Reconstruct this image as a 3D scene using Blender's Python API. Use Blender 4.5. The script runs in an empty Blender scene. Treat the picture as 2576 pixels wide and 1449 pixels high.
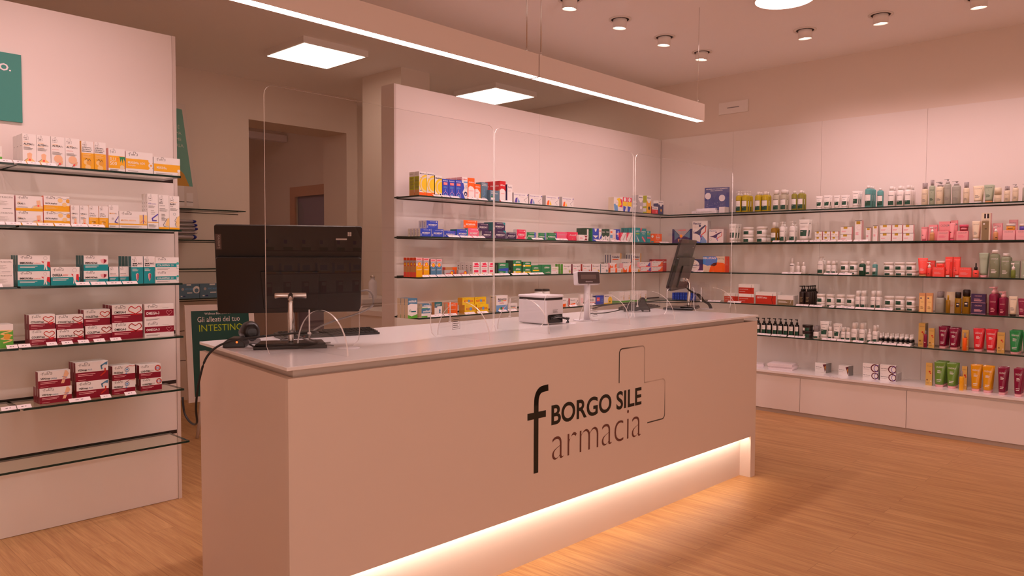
import bpy, bmesh, math, random
from mathutils import Vector, Matrix
random.seed(7)
C = bpy.context.scene.collection
SC = bpy.context.scene
PI = math.pi
# ---------------------------------------------------------------- camera
cam_d = bpy.data.cameras.new('camera'); cam = bpy.data.objects.new('camera', cam_d); C.objects.link(cam)
FPX, TILT, ROLL, YAW, HC = 1886.878, .0431713824, .003958329, .754315392, 1.358
_F = Vector((math.cos(YAW)*math.cos(TILT), math.sin(YAW)*math.cos(TILT), -math.sin(TILT)))
_R = Vector((math.sin(YAW), -math.cos(YAW), 0)); _U = _R.cross(_F)
_R2 = _R*math.cos(ROLL) + _U*math.sin(ROLL); _U2 = -_R*math.sin(ROLL) + _U*math.cos(ROLL)
M = Matrix((_R2, _U2, -_F)).transposed().to_4x4(); M.translation = Vector((0, 0, HC)); cam.matrix_world = M
cam_d.sensor_fit = 'HORIZONTAL'; cam_d.sensor_width = 36; cam_d.lens = FPX*36/2576; cam_d.clip_start = .02; cam_d.clip_end = 60
SC.camera = cam
# ---------------------------------------------------------------- world, exposure
w = bpy.data.worlds.new('world'); SC.world = w; w.use_nodes = True
w.node_tree.nodes['Background'].inputs[0].default_value = (1, .64, .58, 1); w.node_tree.nodes['Background'].inputs[1].default_value = 2.3
SC.view_settings.view_transform = 'Standard'; SC.view_settings.look = 'None'; SC.view_settings.exposure = 0.0; SC.view_settings.gamma = 1; SC.view_settings.use_curve_mapping = False
SC.cycles.max_bounces = 9; SC.cycles.diffuse_bounces = 6; SC.cycles.glossy_bounces = 4; SC.cycles.transmission_bounces = 4; SC.cycles.transparent_max_bounces = 24
SC.cycles.use_denoising = True; SC.cycles.use_adaptive_sampling = True; SC.cycles.adaptive_threshold = .018; SC.cycles.caustics_reflective = False; SC.cycles.caustics_refractive = False; SC.cycles.sample_clamp_indirect = 4
# light colours and strengths (the lamps themselves are built further down)
WARM = (1, .64, .65)
SPOT_W = 25.0          # ceiling spots aimed at the shelves
BAR_E = 52.0            # linear pendant
PANEL_E = 6.5          # square ceiling panels
DISC_E = 14.0           # round ceiling lamp
LED_E = 47.0           # strip in the counter plinth
YM, XR, D, H = 4.17, 6.65, .27, 3.08
SZ = {1: 1.755, 2: 1.48, 3: 1.205, 4: .93, 5: .655}
# ---------------------------------------------------------------- materials
def lin(h):
    v = [int(h[i:i+2], 16)/255 for i in (0, 2, 4)]
    return tuple((x/12.92 if x <= .04045 else ((x+.055)/1.055)**2.4) for x in v) + (1,)
_m = {}
def mat(name, col, rough=.4, metal=0, spec=.5, coat=0):
    if name in _m: return _m[name]
    m = bpy.data.materials.new(name); m.use_nodes = True; p = m.node_tree.nodes['Principled BSDF']
    p.inputs['Base Color'].default_value = lin(col) if isinstance(col, str) else tuple(col) + (1,)
    p.inputs['Roughness'].default_value = rough; p.inputs['Metallic'].default_value = metal; p.inputs['Specular IOR Level'].default_value = spec
    if coat: p.inputs['Coat Weight'].default_value = coat; p.inputs['Coat Roughness'].default_value = .08
    _m[name] = m; return m
def emis(name, col, s):
    m = bpy.data.materials.new(name); m.use_nodes = True; nt = m.node_tree; nt.nodes.clear()
    e = nt.nodes.new('ShaderNodeEmission'); o = nt.nodes.new('ShaderNodeOutputMaterial'); e.inputs[0].default_value = tuple(col)+(1,); e.inputs[1].default_value = s
    nt.links.new(e.outputs[0], o.inputs[0]); return m
def sheet_glass(name, tint, refl=1.0, rough=.0, ior=1.5):
    # thin clear sheet: see-through with a fresnel reflection
    m = bpy.data.materials.new(name); m.use_nodes = True; nt = m.node_tree; nt.nodes.clear(); N = nt.nodes.new
    t = N('ShaderNodeBsdfTransparent'); g = N('ShaderNodeBsdfGlossy'); f = N('ShaderNodeFresnel'); mx = N('ShaderNodeMixShader'); o = N('ShaderNodeOutputMaterial'); mu = N('ShaderNodeMath')
    t.inputs[0].default_value = tuple(tint)+(1,); g.inputs['Roughness'].default_value = rough; f.inputs[0].default_value = ior; mu.operation = 'MULTIPLY'; mu.inputs[1].default_value = refl
    ge = N('ShaderNodeNewGeometry'); sb = N('ShaderNodeMath'); sb.operation = 'SUBTRACT'; sb.inputs[0].default_value = 1.0; m2 = N('ShaderNodeMath'); m2.operation = 'MULTIPLY'; nt.links.new(ge.outputs['Backfacing'], sb.inputs[1]); nt.links.new(f.outputs[0], mu.inputs[0]); nt.links.new(mu.outputs[0], m2.inputs[0]); nt.links.new(sb.outputs[0], m2.inputs[1]); nt.links.new(m2.outputs[0], mx.inputs[0]); nt.links.new(t.outputs[0], mx.inputs[1]); nt.links.new(g.outputs[0], mx.inputs[2]); nt.links.new(mx.outputs[0], o.inputs[0]); return m
def half_clear(name, col, k, rough=.15):
    # tinted translucent plastic
    m = bpy.data.materials.new(name); m.use_nodes = True; nt = m.node_tree; N = nt.nodes.new; p = nt.nodes['Principled BSDF']; o = nt.nodes['Material Output']
    p.inputs['Base Color'].default_value = lin(col); p.inputs['Roughness'].default_value = rough
    t = N('ShaderNodeBsdfTransparent'); t.inputs[0].default_value = lin(col); mx = N('ShaderNodeMixShader'); mx.inputs[0].default_value = k
    nt.links.new(t.outputs[0], mx.inputs[1]); nt.links.new(p.outputs[0], mx.inputs[2]); nt.links.new(mx.outputs[0], o.inputs[0]); return m
def wall_mat(name, col, rough=.6, bump=.02, scale=60, spec=.3):
    m = mat(name, col, rough, spec=spec); nt = m.node_tree; N = nt.nodes.new; p = nt.nodes['Principled BSDF']
    n = N('ShaderNodeTexNoise'); n.inputs['Scale'].default_value = scale; n.inputs['Detail'].default_value = 3; b = N('ShaderNodeBump'); b.inputs['Strength'].default_value = bump; b.inputs['Distance'].default_value = .01
    tc = N('ShaderNodeTexCoord'); nt.links.new(tc.outputs['Object'], n.inputs['Vector']); nt.links.new(n.outputs[0], b.inputs['Height']); nt.links.new(b.outputs[0], p.inputs['Normal']); return m
def floor_mat():
    m = bpy.data.materials.new('oak_floor'); m.use_nodes = True; nt = m.node_tree; N = nt.nodes.new; L = nt.links.new; p = nt.nodes['Principled BSDF']
    tc = N('ShaderNodeTexCoord'); mp = N('ShaderNodeMapping'); mp.inputs['Rotation'].default_value = (0, 0, PI/2); L(tc.outputs['Object'], mp.inputs[0])
    br = N('ShaderNodeTexBrick'); L(mp.outputs[0], br.inputs['Vector']); br.inputs['Scale'].default_value = 1; br.inputs['Brick Width'].default_value = 1.25; br.inputs['Row Height'].default_value = .128
    br.inputs['Mortar Size'].default_value = .0008; br.inputs['Color1'].default_value = (0, 0, 0, 1); br.inputs['Color2'].default_value = (1, 1, 1, 1); br.inputs['Mortar'].default_value = (.1, .1, .1, 1); br.offset = .37; br.offset_frequency = 2
    # grain stretched along the planks, shifted per plank
    ad = N('ShaderNodeVectorMath'); ad.operation = 'ADD'; sc = N('ShaderNodeVectorMath'); sc.operation = 'SCALE'; sc.inputs['Scale'].default_value = 7.3; L(br.outputs['Color'], sc.inputs[0]); L(mp.outputs[0], ad.inputs[0]); L(sc.outputs[0], ad.inputs[1])
    mg = N('ShaderNodeMapping'); mg.inputs['Scale'].default_value = (1.1, 16, 1); L(ad.outputs[0], mg.inputs[0])
    n1 = N('ShaderNodeTexNoise'); n1.inputs['Scale'].default_value = 1.6; n1.inputs['Detail'].default_value = 6; n1.inputs['Roughness'].default_value = .62; n1.inputs['Distortion'].default_value = .8; L(mg.outputs[0], n1.inputs['Vector'])
    mg2 = N('ShaderNodeMapping'); mg2.inputs['Scale'].default_value = (3, 110, 1); L(ad.outputs[0], mg2.inputs[0]); n2 = N('ShaderNodeTexNoise'); n2.inputs['Scale'].default_value = 2; n2.inputs['Detail'].default_value = 3; L(mg2.outputs[0], n2.inputs['Vector'])
    r = N('ShaderNodeValToRGB'); r.color_ramp.elements[0].position = .3; r.color_ramp.elements[0].color = lin('b98757'); r.color_ramp.elements[1].position = .72; r.color_ramp.elements[1].color = lin('dcb078'); L(n1.outputs[0], r.inputs[0])
    m1 = N('ShaderNodeMix'); m1.data_type = 'RGBA'; m1.blend_type = 'MULTIPLY'; m1.inputs['Factor'].default_value = .35; r2 = N('ShaderNodeValToRGB'); r2.color_ramp.elements[0].position = .35; r2.color_ramp.elements[0].color = (.62, .55, .48, 1); r2.color_ramp.elements[1].position = .6
    L(n2.outputs[0], r2.inputs[0]); L(r.outputs[0], m1.inputs[6]); L(r2.outputs[0], m1.inputs[7])
    m2 = N('ShaderNodeMix'); m2.data_type = 'RGBA'; m2.blend_type = 'MULTIPLY'; m2.inputs['Factor'].default_value = .2; r3 = N('ShaderNodeValToRGB'); r3.color_ramp.elements[0].color = (.7, .62, .55, 1); L(br.outputs['Color'], r3.inputs[0]); L(m1.outputs[2], m2.inputs[6]); L(r3.outputs[0], m2.inputs[7])
    m3 = N('ShaderNodeMix'); m3.data_type = 'RGBA'; m3.blend_type = 'MIX'; L(br.outputs['Fac'], m3.inputs['Factor']); L(m2.outputs[2], m3.inputs[6]); m3.inputs[7].default_value = lin('94683f')
    L(m3.outputs[2], p.inputs['Base Color']); p.inputs['Roughness'].default_value = .42; p.inputs['Specular IOR Level'].default_value = .35
    b = N('ShaderNodeBump'); b.inputs['Strength'].default_value = .15; b.inputs['Distance'].default_value = .002; b.invert = True; L(br.outputs['Fac'], b.inputs['Height']); L(b.outputs[0], p.inputs['Normal']); return m
WHITE = 'ece4df'
MW = wall_mat('wall_paint', 'e6d8cc', .7); MCEIL = wall_mat('ceiling_paint', 'faf6f6', .8); MPAN = mat('white_laminate', 'ebe3de', .28, spec=.4); MCNT = wall_mat('counter_laminate', 'e4d3c6', .45, .01, 200)
MTOP = mat('white_worktop', 'f6f2f3', .14, spec=.6); MFL = floor_mat(); MDK = mat('dark_gap', '2a1a12', .8); MEDGE = mat('pvc_edge', 'd8cdc6', .5)
MGL = sheet_glass('shelf_glass', (.93, .965, .94), .9); MGE = mat('green_glass_edge', '0c2e26', .15, spec=.6)
MAC = sheet_glass('acrylic_sheet', (.985, .985, .985), 1.0); MAE = half_clear('acrylic_edge', 'fbf6f5', .78, .1)
MBLK = mat('black_plastic', '1c1513', .35); MBK2 = mat('black_gloss_plastic', '17110f', .22); MCHR = mat('brushed_chrome', 'd8d2ce', .22, 1); MWPL = mat('white_plastic', 'eeeaf0', .35); MCAB = mat('black_cable', '15100e', .45); MGRY = mat('grey_plastic', '8f8988', .4)
# ---------------------------------------------------------------- object helpers
def tag(o, label, cat, group=None, kind=None):
    if label: o['label'] = label
    if cat: o['category'] = cat
    if group: o['group'] = group
    if kind: o['kind'] = kind
    return o
def thing(name, label, cat, loc=(0, 0, 0), rz=0, group=None):
    o = bpy.data.objects.new(name, None); C.objects.link(o); o.location = loc; o.rotation_euler = (0, 0, rz); o.empty_display_size = .05
    return tag(o, label, cat, group)
class MB:
    """collects shapes, then links them as one mesh object"""
    def __init__(s): s.bm = bmesh.new(); s.mats = []; s.mi = 0
    def use(s, m):
        if m not in s.mats: s.mats.append(m)
        s.mi = s.mats.index(m); return s
    def quad(s, pts, smooth=False):
        f = s.bm.faces.new([s.bm.verts.new(p) for p in pts]); f.material_index = s.mi; f.smooth = smooth; return f
    def box(s, x0, x1, y0, y1, z0, z1, T=None, edge=None):
        v = [Vector((x, y, z)) for z in (z0, z1) for y in (y0, y1) for x in (x0, x1)]
        if T: v = [T @ p for p in v]
        v = [s.bm.verts.new(p) for p in v]
        for i, f in enumerate(((0, 2, 3, 1), (4, 5, 7, 6), (0, 1, 5, 4), (2, 6, 7, 3), (0, 4, 6, 2), (1, 3, 7, 5))):
            F = s.bm.faces.new([v[k] for k in f]); F.material_index = s.mi if (edge is None or i < 2) else edge
        return s
    def prism(s, pts, a, b, ax='y', T=None, edge=None):
        """outline pts extruded from a to b along ax"""
        def mk(p, t):
            q = Vector((p[0], t, p[1])) if ax == 'y' else (Vector((t, p[0], p[1])) if ax == 'x' else Vector((p[0], p[1], t)))
            return T @ q if T else q
        A = [s.bm.verts.new(mk(p, a)) for p in pts]; Bv = [s.bm.verts.new(mk(p, b)) for p in pts]; n = len(pts)
        for f in (A, Bv[::-1]):
            F = s.bm.faces.new(f); F.material_index = s.mi
        for i in range(n):
            F = s.bm.faces.new((A[i], Bv[i], Bv[(i+1) % n], A[(i+1) % n])); F.material_index = s.mi if edge is None else edge
        return s
    def lathe(s, prof, n=20, ov=1., T=None, smooth=True, ang=(0, 2*PI), cx=0, cy=0):
        full = abs(ang[1]-ang[0]-2*PI) < 1e-6; k = n if full else n+1; rings = []
        for r, z in prof:
            ring = []
            for i in range(k):
                a = ang[0] + (ang[1]-ang[0])*i/n; p = Vector((cx + r*math.cos(a), cy + r*math.sin(a)*ov, z)); ring.append(s.bm.verts.new(T @ p if T else p))
            rings.append(ring)
        for A, Bv in zip(rings, rings[1:]):
            for i in range(n):
                j = (i+1) % k; f = s.bm.faces.new((A[i], A[j], Bv[j], Bv[i])); f.material_index = s.mi; f.smooth = smooth
        if full:
            for ring, rev in ((rings[0], True), (rings[-1], False)):
                f = s.bm.faces.new(ring[::-1] if rev else ring); f.material_index = s.mi
        return s
    def tube(s, pts, r, n=8, closed=False):
        pts = [Vector(p) for p in pts]; rings = []; up = Vector((0, 0, 1))
        for i, p in enumerate(pts):
            d = (pts[min(i+1, len(pts)-1)] - pts[max(i-1, 0)]).normalized(); a = d.cross(up if abs(d.z) < .95 else Vector((1, 0, 0))).normalized(); b = d.cross(a)
            rr = r[i] if isinstance(r, (list, tuple)) else r
            rings.append([s.bm.verts.new(p + a*math.cos(2*PI*k/n)*rr + b*math.sin(2*PI*k/n)*rr) for k in range(n)])
        for A, Bv in zip(rings, rings[1:]):
            for k in range(n):
                f = s.bm.faces.new((A[k], A[(k+1) % n], Bv[(k+1) % n], Bv[k])); f.material_index = s.mi; f.smooth = True
        for ring in (rings[0][::-1], rings[-1]):
            f = s.bm.faces.new(ring); f.material_index = s.mi
        return s
    def mesh(s, name):
        bmesh.ops.recalc_face_normals(s.bm, faces=s.bm.faces) if len(s.bm.faces) < 60000 and not getattr(s, 'keep', False) else None
        me = bpy.data.meshes.new(name); s.bm.to_mesh(me); s.bm.free()
        for m in s.mats: me.materials.append(m)
        return me
    def build(s, name, parent=None, loc=None, rz=None, bevel=0):
        o = bpy.data.objects.new(name, s.mesh(name)); C.objects.link(o); o.parent = parent
        if loc is not None: o.location = loc
        if rz is not None: o.rotation_euler = (0, 0, rz)
        if bevel:
            b = o.modifiers.new('bevel', 'BEVEL'); b.width = bevel; b.segments = 2; b.limit_method = 'ANGLE'
        return o
def struct(name, mb, **k):
    o = mb.build(name, **k); o['kind'] = 'structure'; return o
def smooth_path(pts, n=8):
    P = [Vector(p) for p in pts]; out = []
    for i in range(len(P)-1):
        a, b, c, d = P[max(i-1, 0)], P[i], P[i+1], P[min(i+2, len(P)-1)]
        for k in range(n):
            t = k/n; out.append(.5*((2*b) + (-a+c)*t + (2*a-5*b+4*c-d)*t*t + (-a+3*b-3*c+d)*t**3))
    return out + [P[-1]]
def rrect(x0, x1, z0, z1, r, n=5, corners=(1, 1, 1, 1)):
    """rounded outline; corners bl, br, tr, tl"""
    out = []
    for (cx, cz, a0, on) in ((x0+r, z0+r, PI, corners[0]), (x1-r, z0+r, 1.5*PI, corners[1]), (x1-r, z1-r, 0, corners[2]), (x0+r, z1-r, .5*PI, corners[3])):
        if on: out += [(cx + r*math.cos(a0 + .5*PI*k/n), cz + r*math.sin(a0 + .5*PI*k/n)) for k in range(n+1)]
        else: out.append((cx + (r if cx > (x0+x1)/2 else -r), cz + (r if cz > (z0+z1)/2 else -r)))
    return out
# ---------------------------------------------------------------- lettering: text as polygons
_t = {}
def text_polys(s, bold=False, off=None):
    key = (s, bold, off)
    if key in _t: return _t[key]
    cu = bpy.data.curves.new('txt', 'FONT'); cu.body = s; cu.resolution_u = 2 if off is None else 5; cu.offset = off if off is not None else (.028 if bold else 0.0); cu.size = 1
    ob = bpy.data.objects.new('txt', cu); me = ob.to_mesh()
    vs = [tuple(v.co[:2]) for v in me.vertices]; fs = [tuple(p.vertices) for p in me.polygons]; ob.to_mesh_clear(); bpy.data.objects.remove(ob); bpy.data.curves.remove(cu)
    x0 = min(v[0] for v in vs); x1 = max(v[0] for v in vs); y0 = min(v[1] for v in vs); y1 = max(v[1] for v in vs)
    vs = [((x-x0)/(x1-x0), (y-y0)/(y1-y0)) for x, y in vs]; _t[key] = (vs, fs, (x1-x0)/(y1-y0)); return _t[key]
# ---- printed designs -------------------------------------------------------------------------
# ops (u right, v up, fractions of the face): r rect, t text, b bold text, c disc, o ring, p polygon,
# l line, z rows of fine print, F small pharmacy mark
PAL = dict(bb='3a92e6', w='f4f1ee', k='17140f', g='8b8784', lg='cfcac6', y='f5b301', yl='ffd91a', lm='b9c41c', or_='ff6a13', dor='e8461a', rd='d8202c', mar='8c0d2c', dmar='5d0a22',
 te='0a9aa0', dte='0b6f76', bl='2b4bc4', nv='1f2a66', lb='6fa8dc', sb='4f86a8', pk='f26a8c', hp='ef2f5c', gn='1a8a52', dg='154a35', lgn='5fb43c', sk='f3c39a', skd='e0a070',
 am='e9a83a', hon='f7d28a', pu='5a4bb0', br='8a5a33', gd='c9a227', tn='d9a06a', cr='e9dcc0', cor='ff5a50', dk='2a1a16', sg='a9b8a0', ol='7b8f3c', wine='8c1040', rd2='c8321e',
 brn='8d7a58', yb='dcb560', pb='f5a3a8', sil='b8b4b4', slate='5d7f94', vio='3f2a55', grs='98c63c', tur='3fb9b2', ros='f3b6bb')
MK = ('F', .07, .78, .42, .95)
def neck(x, s=1.0):      # neck and shoulders drawing
    return [('p', [(x-.34*s, .02), (x-.3*s, .12), (x-.12*s, .2), (x-.12*s, .34), (x+.1*s, .34), (x+.12*s, .2), (x+.3*s, .12), (x+.34*s, .02)], 'hon'), ('p', [(x-.14*s, .36), (x-.12*s, .2), (x+.1*s, .2), (x+.14*s, .36), (x+.02, .4)], 'sk'),
            ('l', [(x-.34*s, .02), (x-.3*s, .12), (x-.12*s, .2)], .01, 'k'), ('c', x, .16, .035, 'cor')]
def comb(x, y, r): return [('c', x-r*.9, y+r*.6, r*.8, 'hon'), ('c', x+r*.8, y+r*.5, r*.72, 'am'), ('c', x, y-r*.9, r*.78, 'hon'), ('l', [(x-r*1.9, y+r*1.2), (x-r*.9, y+r*1.7), (x, y+r), (x+r, y+r*1.6), (x+r*1.9, y+r)], .012, 'k')]
def heart(x, y, r, c='rd'): return [('l', [(x, y-r), (x-r*.9, y), (x-r*.95, y+r*.6), (x-r*.5, y+r), (x, y+r*.55), (x+r*.5, y+r), (x+r*.95, y+r*.6), (x+r*.9, y), (x, y-r)], .045, c)]
def shield(x, y, r): return [('p', [(x-r, y+r*.8), (x, y+r*1.15), (x+r, y+r*.8), (x+r*.8, y-r*.4), (x, y-r*1.2), (x-r*.8, y-r*.4)], 'ros'), ('p', [(x, y+r), (x+r*.8, y+r*.7), (x+r*.65, y-r*.3), (x, y-r)], 'mar')]
def kid(x): return [('p', [(x-.13, .62), (x+.02, .6), (x+.14, .6), (x+.15, .2), (x+.02, .35)], 'rd'), ('o', x, .82, .1, .01, 'g'), ('p', [(x-.06, .6), (x+.06, .6), (x+.04, .3), (x+.06, .08), (x+.01, .08), (x, .28), (x-.03, .08), (x-.06, .08), (x-.04, .3)], 'w')]
def half(c, v=.42): return [('r', 0, 0, 1, v, c)]
def red(txt, extra, v=.5, tw=.5): return half('mar', v) + [MK, ('b', .07, v+.04, .07+tw, v+.18, 'k', txt), ('z', .07, v-.22, .6, v-.06, 2, 'ros'), ('z', .07, .06, .35, .1, 1, 'ros')] + extra
def teal(txt, extra, v=.45, tw=.5): return half('te', v) + [MK, ('b', .06, v+.04, .06+tw, v+.18, 'k', txt), ('z', .06, v-.2, .6, v-.05, 2, 'w')] + extra
def cau(txt='CAUDALIE', c='g', v=.8): return [('t', .12, v, .88, v+.06, c, txt), ('c', .5, v-.12, .012, c), ('z', .2, .2, .75, .4, 3, c)]
LBL = [('r', .06, .38, .9, .74, 'w'), ('r', .06, .745, .9, .77, 'k'), ('z', .35, .5, .75, .53, 1, 'lg'), ('r', .06, .1, .9, .38, 'dg'), ('z', .12, .3, .5, .35, 1, 'lg')]
TLB = [('r', .14, .8, .86, .82, 'k'), ('r', .14, .18, .86, .48, 'dg'), ('z', .3, .6, .7, .64, 1, 'g'), ('z', .2, .38, .5, .43, 1, 'lg')]
JL = [('r', .12, .12, .72, .72, 'dg'), ('z', .18, .5, .5, .6, 1, 'lg')]
def benagol(c): return [('t', .1, .66, .9, .86, 'k', 'Benagol'), ('z', .15, .45, .5, .55, 1, c), ('c', .78, .26, .16, 'lg'), ('c', .84, .2, .13, c)]
def moment(txt='MOMENT', tip='w', c='w'): return [('l', [(.3, .84), (.84, .84)], .025, c), ('c', .88, .84, .07, tip), ('b', .18, .36, .9, .58, 'w', txt), ('z', .04, .1, .14, .4, 3, c), ('z', .3, .24, .8, .28, 1, c)]
def sunbox(a, b, side): return [('r', 0, 0, 1, .62, a), ('r', 0, .86, 1, 1, 'ros'), ('z', .1, .88, .9, .97, 1, 'rd'), ('r', 0, .62, 1, .86, 'sil'), ('p', [(.0, .55), (.0, .72), (.25, .64)], b), ('c', .5, .66, .13, 'w'), ('c', .5, .66, .115, 'or_'), ('c', .5, .66, .07, 'yl'), ('z', .15, .35, .85, .42, 2, 'w')]
# style: (kind, base colour, side colour, description, front ops, side ops, extra)
B = {}
def bx(n, base, side, desc, ops, sops=(), d=0): B[n] = ('box', base, side, desc, ops, list(sops), d)
bx('green_white', 'w', 'w', 'white carton with green corner print', half('lgn', .35) + [('z', .2, .5, .9, .6, 2, 'g')])
bx('altea', 'w', 'w', 'white syrup carton with neck drawing', [MK, ('t', .08, .72, .5, .745, 'y', 'SCIROPPO'), ('b', .07, .64, .68, .7, 'k', 'ALTEA'), ('t', .68, .64, .84, .7, 'g', 'flu'), ('t', .08, .6, .5, .63, 'y', 'TOSSE'), ('z', .07, .48, .75, .58, 3, 'g')] + neck(.5, 1.3), [('z', .3, .6, .7, .64, 1, 'g')])
bx('alteaj', 'w', 'w', 'white syrup carton with child head drawing', [MK, ('b', .07, .66, .68, .72, 'k', 'ALTEA'), ('t', .68, .66, .84, .72, 'g', 'flu'), ('t', .08, .72, .5, .745, 'y', 'SCIROPPO'), ('t', .07, .55, .55, .58, 'rd', 'JUNIOR'), ('z', .07, .4, .8, .5, 3, 'g'), ('c', .5, .27, .13, 'sk'), ('p', [(.65, .22), (.85, .22), (.8, .1), (.5, .08), (.4, .0), (.6, .14)], 'sk'), ('c', .6, .1, .035, 'cor')])
bx('propoli', 'y', 'y', 'yellow and white propolis carton', [('r', 0, .58, 1, 1, 'w'), MK, ('b', .06, .75, .8, .79, 'k', 'SCIROPPO'), ('b', .06, .685, .86, .725, 'k', 'PROPOLI e'), ('b', .06, .62, .78, .66, 'k', 'DROSERA'), ('z', .1, .4, .8, .55, 4, 'hon')] + comb(.5, .18, .12))
bx('fluc', 'w', 'ros', 'yellow vitamin carton with leaf print', [('r', 0, .14, 1, .68, 'y'), MK, ('t', .08, .45, .42, .6, 'w', 'FLU'), ('b', .5, .45, .6, .6, 'or_', 'C'), ('t', .08, .27, .5, .42, 'w', '500'), ('p', [(.6, .66), (.68, .62), (.72, .4), (.8, .58), (.86, .35), (.9, .6), (1, .45), (1, .66)], 'gn'), ('c', .82, .2, .09, 'cr'), ('z', .08, .03, .6, .1, 2, 'k')])
bx('muco600', 'w', 'w', 'wide yellow band carton with ring icons', [('r', 0, .2, 1, .66, 'y'), MK, ('b', .07, .42, .36, .53, 'w', 'MUCO'), ('t', .37, .42, .7, .53, 'w', 'flu 600'), ('t', .07, .3, .35, .38, 'w', 'Complex'), ('c', .93, .62, .12, 'w'), ('c', .93, .4, .12, 'w'), ('c', .93, .17, .12, 'w'), ('c', .93, .4, .05, 'am'), ('z', .07, .07, .5, .11, 1, 'g')])
bx('muco', 'w', 'w', 'wide white carton with yellow band', [('r', 0, .2, 1, .62, 'y'), MK, ('b', .1, .34, .36, .48, 'w', 'MUCO'), ('t', .37, .34, .48, .48, 'w', 'flu'), ('c', .95, .3, .09, 'w'), ('c', .95, .12, .09, 'cr'), ('z', .07, .07, .8, .12, 1, 'g')])
bx('nutri', 'w', 'lg', 'plain white supplement carton', [('t', .3, .76, .66, .87, 'g', 'GASTRI'), ('t', .68, .76, .96, .87, 'g', 'BIOMA'), ('z', .3, .3, .8, .6, 4, 'lg'), ('z', .6, .1, .95, .14, 1, 'k')])
bx('oralflu', 'w', 'ros', 'white throat carton with yellow foot', [('r', 0, 0, 1, .18, 'y'), MK, ('t', .06, .54, .2, .59, 'y', 'SPRAY'), ('b', .06, .42, .28, .53, 'k', 'ORAL'), ('t', .29, .42, .35, .53, 'g', 'flu'), ('z', .06, .22, .5, .28, 1, 'g'), ('p', [(.6, .18), (.66, .32), (.78, .38), (.76, .7), (.9, .74), (.92, .4), (1, .34), (1, .18)], 'sk'), ('p', [(.6, .18), (.66, .32), (.85, .3), (1, .32), (1, .18)], 'hon'), ('c', .83, .36, .06, 'cor'), ('l', [(.57, .18), (.64, .34), (.78, .4)], .012, 'k')])
bx('gola', 'w', 'or_', 'yellow and white honeycomb lozenge carton', [('r', 0, 0, 1, .38, 'y'), MK, ('b', .06, .44, .52, .56, 'k', 'GOLAplus'), ('z', .06, .14, .55, .3, 3, 'hon')] + comb(.8, .62, .18))
bx('orals', 'w', 'w', 'small white oral spray carton', [MK, ('b', .08, .58, .62, .65, 'k', 'ORAL'), ('t', .64, .58, .8, .65, 'g', 'flu'), ('t', .08, .52, .4, .56, 'y', 'GOLA'), ('z', .08, .35, .7, .48, 3, 'g')] + neck(.5, 1.1))
bx('orspray', 'y', 'y', 'small yellow and white spray carton', [('r', 0, .45, 1, 1, 'w'), MK, ('t', .08, .6, .6, .67, 'k', 'ORAL'), ('t', .08, .5, .75, .57, 'k', 'SPRAY'), ('z', .08, .3, .8, .42, 2, 'hon')] + comb(.5, .13, .09))
bx('mucos', 'w', 'w', 'small white carton with violet swoosh', [('r', 0, .14, 1, .2, 'y'), MK, ('b', .08, .6, .62, .66, 'am', 'MUCO'), ('t', .63, .6, .82, .66, 'g', 'flu'), ('l', [(.98, .5), (.62, .26), (.9, .22)], .04, 'pu'), ('c', .4, .4, .05, 'lg'), ('z', .08, .04, .7, .1, 2, 'g')])
bx('fiale', 'w', 'w', 'long white vial carton with spine print', [('r', 0, .2, 1, .27, 'y'), ('r', 0, .62, .7, .625, 'lg'), MK, ('b', .06, .42, .25, .5, 'am', 'MUCO'), ('t', .26, .42, .6, .5, 'y', 'flu AEROSOL'), ('r', .72, .28, 1, .8, 'hon'), ('l', [(.86, .3), (.86, .82)], .04, 'pu'), ('l', [(.76, .34), (.86, .5), (.96, .34)], .02, 'rd'), ('z', .06, .06, .8, .14, 2, 'g')])
bx('iper', 'w', 'w', 'tall white nasal spray carton, violet stroke', [('r', 0, .18, 1, .2, 'y'), MK, ('t', .08, .7, .8, .74, 'pu', 'IPER tonico'), ('z', .08, .6, .7, .67, 3, 'g'), ('l', [(.95, .42), (.42, .3), (.46, .24), (.8, .24)], .035, 'pu'), ('z', .3, .4, .7, .55, 3, 'lg'), ('z', .08, .04, .8, .14, 3, 'g')], [('z', .3, .4, .7, .8, 4, 'lg')])
bx('iso', 'w', 'w', 'tall white nasal carton with nose drawing', [('r', 0, 0, 1, .06, 'y'), MK, ('b', .08, .74, .42, .79, 'k', 'ISO'), ('t', .08, .67, .6, .72, 'g', 'tonico'), ('z', .08, .52, .85, .62, 3, 'g'), ('p', [(1, .35), (.8, .3), (.6, .12), (1, .07)], 'hon'), ('l', [(.8, .32), (.42, .13), (.5, .08), (.7, .08)], .012, 'k'), ('z', .25, .25, .65, .46, 5, 'g')])
bx('baby', 'w', 'w', 'tall white child nasal carton, face profile', [('r', 0, 0, 1, .06, 'y'), MK, ('t', .08, .8, .8, .82, 'y', 'FISIOLOGICA'), ('b', .08, .73, .65, .78, 'k', 'BABY'), ('t', .08, .67, .4, .71, 'g', 'mar'), ('z', .08, .56, .85, .64, 3, 'g'), ('p', [(1, .42), (.75, .36), (.6, .2), (.75, .07), (1, .07)], 'hon'), ('l', [(.75, .38), (.52, .26), (.66, .22), (.55, .16), (.68, .08)], .01, 'k'), ('o', .5, .46, .035, .006, 'dte')])
bx('immflor', 'w', 'dte', 'white and teal carton with caped child', teal('IMMUNOflor', kid(.85), .41, .42) + [('t', .5, .46, .7, .53, 'dor', 'JUNIOR')], [])
bx('difesa', 'w', 'dte', 'single teal and white caped child carton', teal('DIFESA', kid(.82), .45, .34) + [('t', .41, .49, .6, .63, 'dor', 'junior')])
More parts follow.
